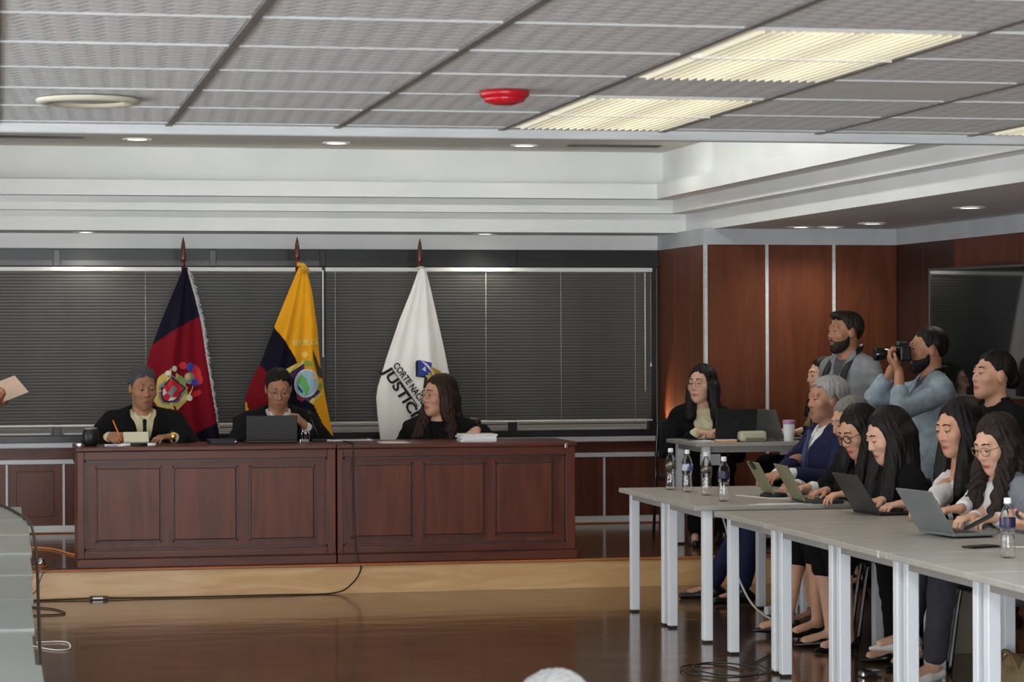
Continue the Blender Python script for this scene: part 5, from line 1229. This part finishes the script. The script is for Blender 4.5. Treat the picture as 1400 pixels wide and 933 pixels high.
# ---- the stage table
person('woman in black blazer and cream top seated at the stage table', (4.770, 17.06, 1.262), (-.12, -1), (-.72, -.70, -.05), S_H, .45, 4, 1.05, 'f', 'pale',
       ('long', H_black, dict(vol=1.03, strands=strands((4.770, 17.06, 1.262), (-.12, -1), back=.30, front=.22, side=.09, r0=.05, r1=.038))),
       top=M_blk, shirt=M_cream, vneck=.36, glasses=M_gl, collar=False, hands=(Hd((4.66, 16.78, .945), (.75, -.55, -.05), DN, 28), Hd((4.80, 16.78, .945), (-.8, -.5, -.05), DN, 28)), wide=1.05, wv=.10)
person('woman in beige blazer in profile at the right end of the stage table', (5.585, 16.88, 1.315), (-1, -.05), (-1, -.06, -.08), S_H, .46, 4, 1.03, 'f', 'pale',
       ('long', H_black, dict(vol=1.02, strands=strands((5.585, 16.88, 1.315), (-1, -.05), back=.32, front=.26, side=.09))),
       top=M_beigec, shirt=M_blk, vneck=.25, collar=False, hands=(Hd((5.36, 16.98, .94), (-.9, 0, -.1), DN, 30), Hd((5.36, 16.62, .955), (-.85, .1, -.15), DN, 34)))
chair(4.735, 17.12, math.radians(180), 'dark chair under the woman in black blazer on the stage', S_H)
chair(5.66, 16.86, math.radians(90), 'dark chair under the woman in beige blazer on the stage', S_H)

# ---- the photographers and the standing woman
pA, iA = person('bearded photographer in a grey shirt with a black camera strap, standing and looking left', (5.275, 15.50, 1.613), (-.93, -.37), (-.97, -.22, .0), 0, None, 6, 1.04, 'm', 'mid', ('short', hairmat('umber_hair', srgb(34, 28, 24), srgb(56, 46, 40)), dict(vol=1.03, quiff=True)),
       top=M_gshirt, shirt=M_dtee, top_kind='open', collar=False, beard=True, legmat=M_trous, hands=(Hd((5.19, 15.52, 1.10), (-.2, -.9, .1), (-.3, .2, -.9), 40), Hd((5.20, 15.26, 1.13), (-.5, .6, .1), (-.2, .3, -.9), 40)), wide=1.1)
TBa = iA['TB']; YA = lambda z, x: iA['yfr'](z, x) + .028
sb_ = MB()
for s in (-1, 1):
    for dx in (-.018, -.006, .006, .018):
        sb_.tube(smooth([TBa(s * (.035 + dx * .3), -.085, .088), TBa(s * (.085 + dx), -.01, .062), TBa(s * (.088 + dx), YA(-.06, .088), -.06), TBa(s * (.078 + dx), YA(-.18, .078), -.18), TBa(s * (.05 + dx), YA(-.34, .05), -.34)]), .0085, 6)
sbo = sb_.build('camera_strap', M_black); tag(sbo, 'black camera strap hanging on the bearded photographer', 'camera strap')
sbo['kind'] = 'thing'; del sbo['kind']
cb = empty('camera', tuple(TBa(0, YA(-.40, 0) + .06, -.40)), math.atan2(-.37, -.93) - math.pi / 2, label='black camera hanging at the bearded photographer\'s waist', cat='camera')
MB().box(-.07, .07, -.03, .03, -.045, .045, bev=.01).build('body', M_black, cb); MB().tube([(0, .03, 0), (0, .12, 0)], [.036, .038], 18).build('lens', M_black, cb)
pB, iB = person('photographer in a pale denim jacket raising a black camera to his eye', (5.305, 14.12, 1.508), (-.97, .10), (-1, .04, -.02), 0, None, 3, 1.04, 'm', 'mid', ('short', H_black, dict(vol=1.03)),
       top=M_denim, shirt=M_dtee, sleeves='rolled', vneck=.18, beard=True, legmat=M_blk, hands=(Hd((5.17, 14.26, 1.44), (-.55, -.35, .55), (-.2, -.9, .1), 45, pole=(-.2, .6, -1)), Hd((5.09, 14.00, 1.395), (-.55, .25, .75), (-.1, .2, 1), 40, pole=(-.5, -.5, -1))), wide=1.08)
cm_ = empty('camera', (5.145, 14.09, 1.500), math.radians(88), label='black camera with lens held by the photographer in denim', cat='camera')
# local +y looks to the subject (world -x)
MB().box(-.068, .068, -.035, .035, -.055, .035, bev=.012, seg=2).box(-.03, .03, -.03, .04, .03, .062, bev=.01).build('body', M_black, cm_)
MB().tube([(0, .03, -.012), (0, .10, -.012), (0, .105, -.012), (0, .165, -.012), (0, .17, -.012)], [.034, .034, .037, .040, .036], 20).build('lens', mat('gloss_black', srgb(14, 14, 16), .2, spec=.7), cm_)
MB().box(.03, .06, -.02, .02, .034, .044, bev=.004).build('dial', M_black, cm_)
MB().tube([(-.0335, .10, -.012 + .016), (.03, .10, .015)], .003, 6).build('ring_mark', M_chrome, cm_)
TBb = iB['TB']; nb_ = MB()
for dx in (-.01, 0, .01): nb_.tube(smooth([TBb(-.03, .10, -.06), TBb(-.085, .03, .030 + dx), TBb(-.06, -.06, .060 + dx), TBb(0, -.085, .062 + dx), TBb(.06, -.06, .06 + dx), TBb(.085, .03, .03 + dx), TBb(.03, .10, -.06)]), .008, 6)
tag(nb_.build('camera_strap', M_black), 'black neck strap of the photographer in denim', 'camera strap')
person('standing woman in black with pulled back black hair at the right, looking left', (5.345, 13.22, 1.372), (-.92, -.2), (-1, -.16, .06), 0, None, 2, 1.08, 'f', 'light', ('back', H_black, dict(vol=1.03)),
       top=M_blk, top_kind='jacket', shirt=M_blk, vneck=.14, collar=False, earring=True, hands=(None, None), wide=1.25)

# ---- the right row of tables
SE = .455
old, iO = person('grey haired old man in navy suit seated at the farthest table', (4.86, 14.62, 1.208), (-1, -.10), (-1, -.16, -.04), 0, SE, -3, 1.08, 'm', (172, 126, 102), ('short', H_grey, dict(vol=1.05, cap=(.088, .110, .098))),
       top=M_navy, shirt=M_wshirt, tie=M_btie, vneck=.30, legmat=M_navy, wide=1.18, feet=((4.26, 15.02, .09), (4.36, 14.72, .09)), hands=(Hd((4.46, 14.40, .765), (-.8, -.25, -.05), DN, 30), Hd((4.50, 14.20, .80), (-.75, .10, -.08), (.2, .3, -1), 24)))
person('grey haired woman in black blazer half hidden behind the woman in black glasses', (4.665, 13.62, 1.115), (-1, -.12), (-.95, -.16, -.34), 0, SE, 12, 1.04, 'f', 'light', ('short', H_ash, dict(vol=1.05)),
       top=M_blk, shirt=M_wshirt, vneck=.30, legmat=M_blk, legs='skirt', shoes=(M_shoe_b, 'flat'), hands=(Hd((4.32, 13.52, .775), (-.8, -.35, -.05), DN, 30), Hd((4.33, 13.30, .775), (-.8, -.2, -.08), DN, 34)))
person('woman with black glasses and long black hair in a dark grey blazer typing', (4.485, 12.96, 1.085), (-1, -.15), (-.86, -.26, -.46), 0, SE, 16, 1.06, 'f', 'light',
       ('long', H_black, dict(vol=1.05, strands=strands((4.485, 12.96, 1.085), (-1, -.15), back=.32, front=.30, side=.10, fwd=.06, r0=.05, r1=.034))),
       top=M_dkgrey, vneck=.2, shirt=M_blk, collar=False, glasses=M_glb, legs='skirt', shoes=(M_shoe, 'pump'), hands=(Hd((4.33, 13.02, .770), (-.85, -.25, -.05), DN, 30), Hd((4.36, 12.76, .770), (-.9, .05, -.06), DN, 26)), feet=((4.12, 13.05, .11), (4.22, 12.85, .11)))
person('woman in black with very long black hair hiding her cheek, typing on the charcoal laptop', (4.47, 12.47, 1.080), (-1, -.10), (-.93, -.08, -.40), 0, SE, 13, 1.07, 'f', 'pale',
       ('long', H_black, dict(vol=1.09, strands=strands((4.47, 12.47, 1.080), (-1, -.10), back=.42, front=.40, side=.115, fwd=.05, r0=.062, r1=.048))),
       top=M_blk, top_kind='sweater', legs='skirt', shoes=(M_shoe, 'pump'), hands=(Hd((4.36, 12.24, .765), (-.9, -.25, -.06), DN, 26), Hd((4.38, 11.98, .765), (-.9, -.1, -.06), DN, 26)))
person('woman with long dark hair, white blouse and black vest typing between two others', (4.605, 11.84, 1.140), (-1, -.18), (-.93, -.30, -.24), 0, SE, 10, 1.07, 'f', 'light',
       ('long', H_black, dict(vol=1.07, strands=strands((4.605, 11.84, 1.140), (-1, -.18), back=.36, front=.32, side=.10, fwd=.04, r0=.055, r1=.04))),
       top=M_wshirt, top_kind='open', vest=M_blk, legs='trousers', legmat=M_blk, shoes=(M_shoe, 'pump'), hands=(Hd((4.30, 11.42, .775), (-.9, -.15, -.06), DN, 28), Hd((4.34, 11.16, .780), (-.9, .1, -.06), DN, 30)))
person('woman in grey blazer with wavy dark hair and thin glasses typing on the silver laptop', (4.545, 11.20, 1.088), (-1, -.20), (-.88, -.34, -.40), 0, SE, 12, 1.05, 'f', 'pale',
       ('curly', H_black if False else hairmat('espresso_hair', srgb(34, 26, 24), srgb(56, 42, 37)), dict(vol=1.06, wave=.007, strands=strands((4.545, 11.20, 1.088), (-1, -.20), back=.36, front=.33, side=.10, fwd=.07, r0=.05, r1=.04))),
       top=M_greyb, shirt=M_wshirt, vneck=.34, collar=False, glasses=M_gl, legs='trousers', legmat=M_trous, shoes=(M_shoe_w, 'pump'), hands=(Hd((4.33, 10.92, .775), (-.88, -.3, -.06), DN, 30), Hd((4.36, 10.74, .780), (-.9, -.05, -.08), DN, 34)), feet=((4.16, 11.32, .22), (4.20, 11.10, .10)))
pM, iM = person('person in mint sweater, only a phone hand in view at the right edge', (4.72, 10.02, 1.16), (-1, 0), (-1, -.1, -.3), 0, SE, 8, 1.04, 'f', 'light', ('long', H_black, dict(vol=1.04)),
       top=M_mint, top_kind='sweater', legs='trousers', legmat=M_blk, hands=(None, Hd((4.16, 10.07, .775), (-.92, .12, .12), (.15, .45, .9), 44)))
ph_ = empty('phone', (4.02, 10.10, .815), math.radians(74), label='dark phone held above the table at the right edge', cat='phone')
hb_ = MB().box(-.036, .036, -.075, .075, -.0045, .0045, bev=.004, seg=2).build('body', M_black, ph_, rot=(math.radians(-28), math.radians(18), 0)); MB().box(-.03, -.006, .03, .066, -.009, -.004, bev=.002).build('lens_plate', M_lap_dark, hb_)
# black vest over the white blouse
for k, (x, y, lab) in enumerate(((4.92, 14.62, 'old man in navy'), (4.66, 13.60, 'grey haired woman'), (4.60, 12.98, 'woman in black glasses'), (4.62, 12.47, 'very long haired woman in black'), (4.70, 11.86, 'woman in white blouse'), (4.64, 11.22, 'woman in grey blazer'), (4.78, 10.02, 'person in mint'))):
    chair(x, y, math.radians(90), 'black steel chair under the ' + lab, 0, 'black visitor chairs')
# ---- left edge and foreground
person('standing man in a dark suit cut off by the left edge, holding out a paper', (-.37, 15.05, 1.56), (.9, -.45), (1, -.3, -.1), 0, None, 2, 1.04, 'm', 'tan', ('short', H_black), top=M_blk, shirt=M_wshirt, vneck=.28, tie=M_tie, legmat=M_blk,
       hands=(Hd((-.06, 14.86, 1.22), (.8, .1, .25), (.1, .5, .75), 40), Hd((-.03, 15.05, 1.20), (.85, -.1, .3), (-.3, -.1, .9), 42)))
pq = empty('paper_sheet', (.045, 15.0, 1.295), math.radians(20), label='folded beige paper held out at the left edge', cat='paper')
MB().box(-.15, .11, -.085, .085, 0, .004, bev=.001).build('sheet', mat('kraft_paper', srgb(182, 158, 140), .7, col2=srgb(168, 150, 138), scale=(6, 6, 6)), pq, (0, 0, 0), (math.radians(36), math.radians(-20), 0))
person('grey haired spectator in the foreground, only the top of the head in view', (1.09, 5.0, .80), (.1, 1), (.1, 1, -.05), 0, .24, 6, 1.0, 'm', 'tan', ('short', H_grey, dict(vol=1.03)), top=M_dkgrey, shirt=M_wshirt, legmat=M_blk)
chair(1.085, 4.90, 0, 'low dark chair under the foreground spectator', -.215)
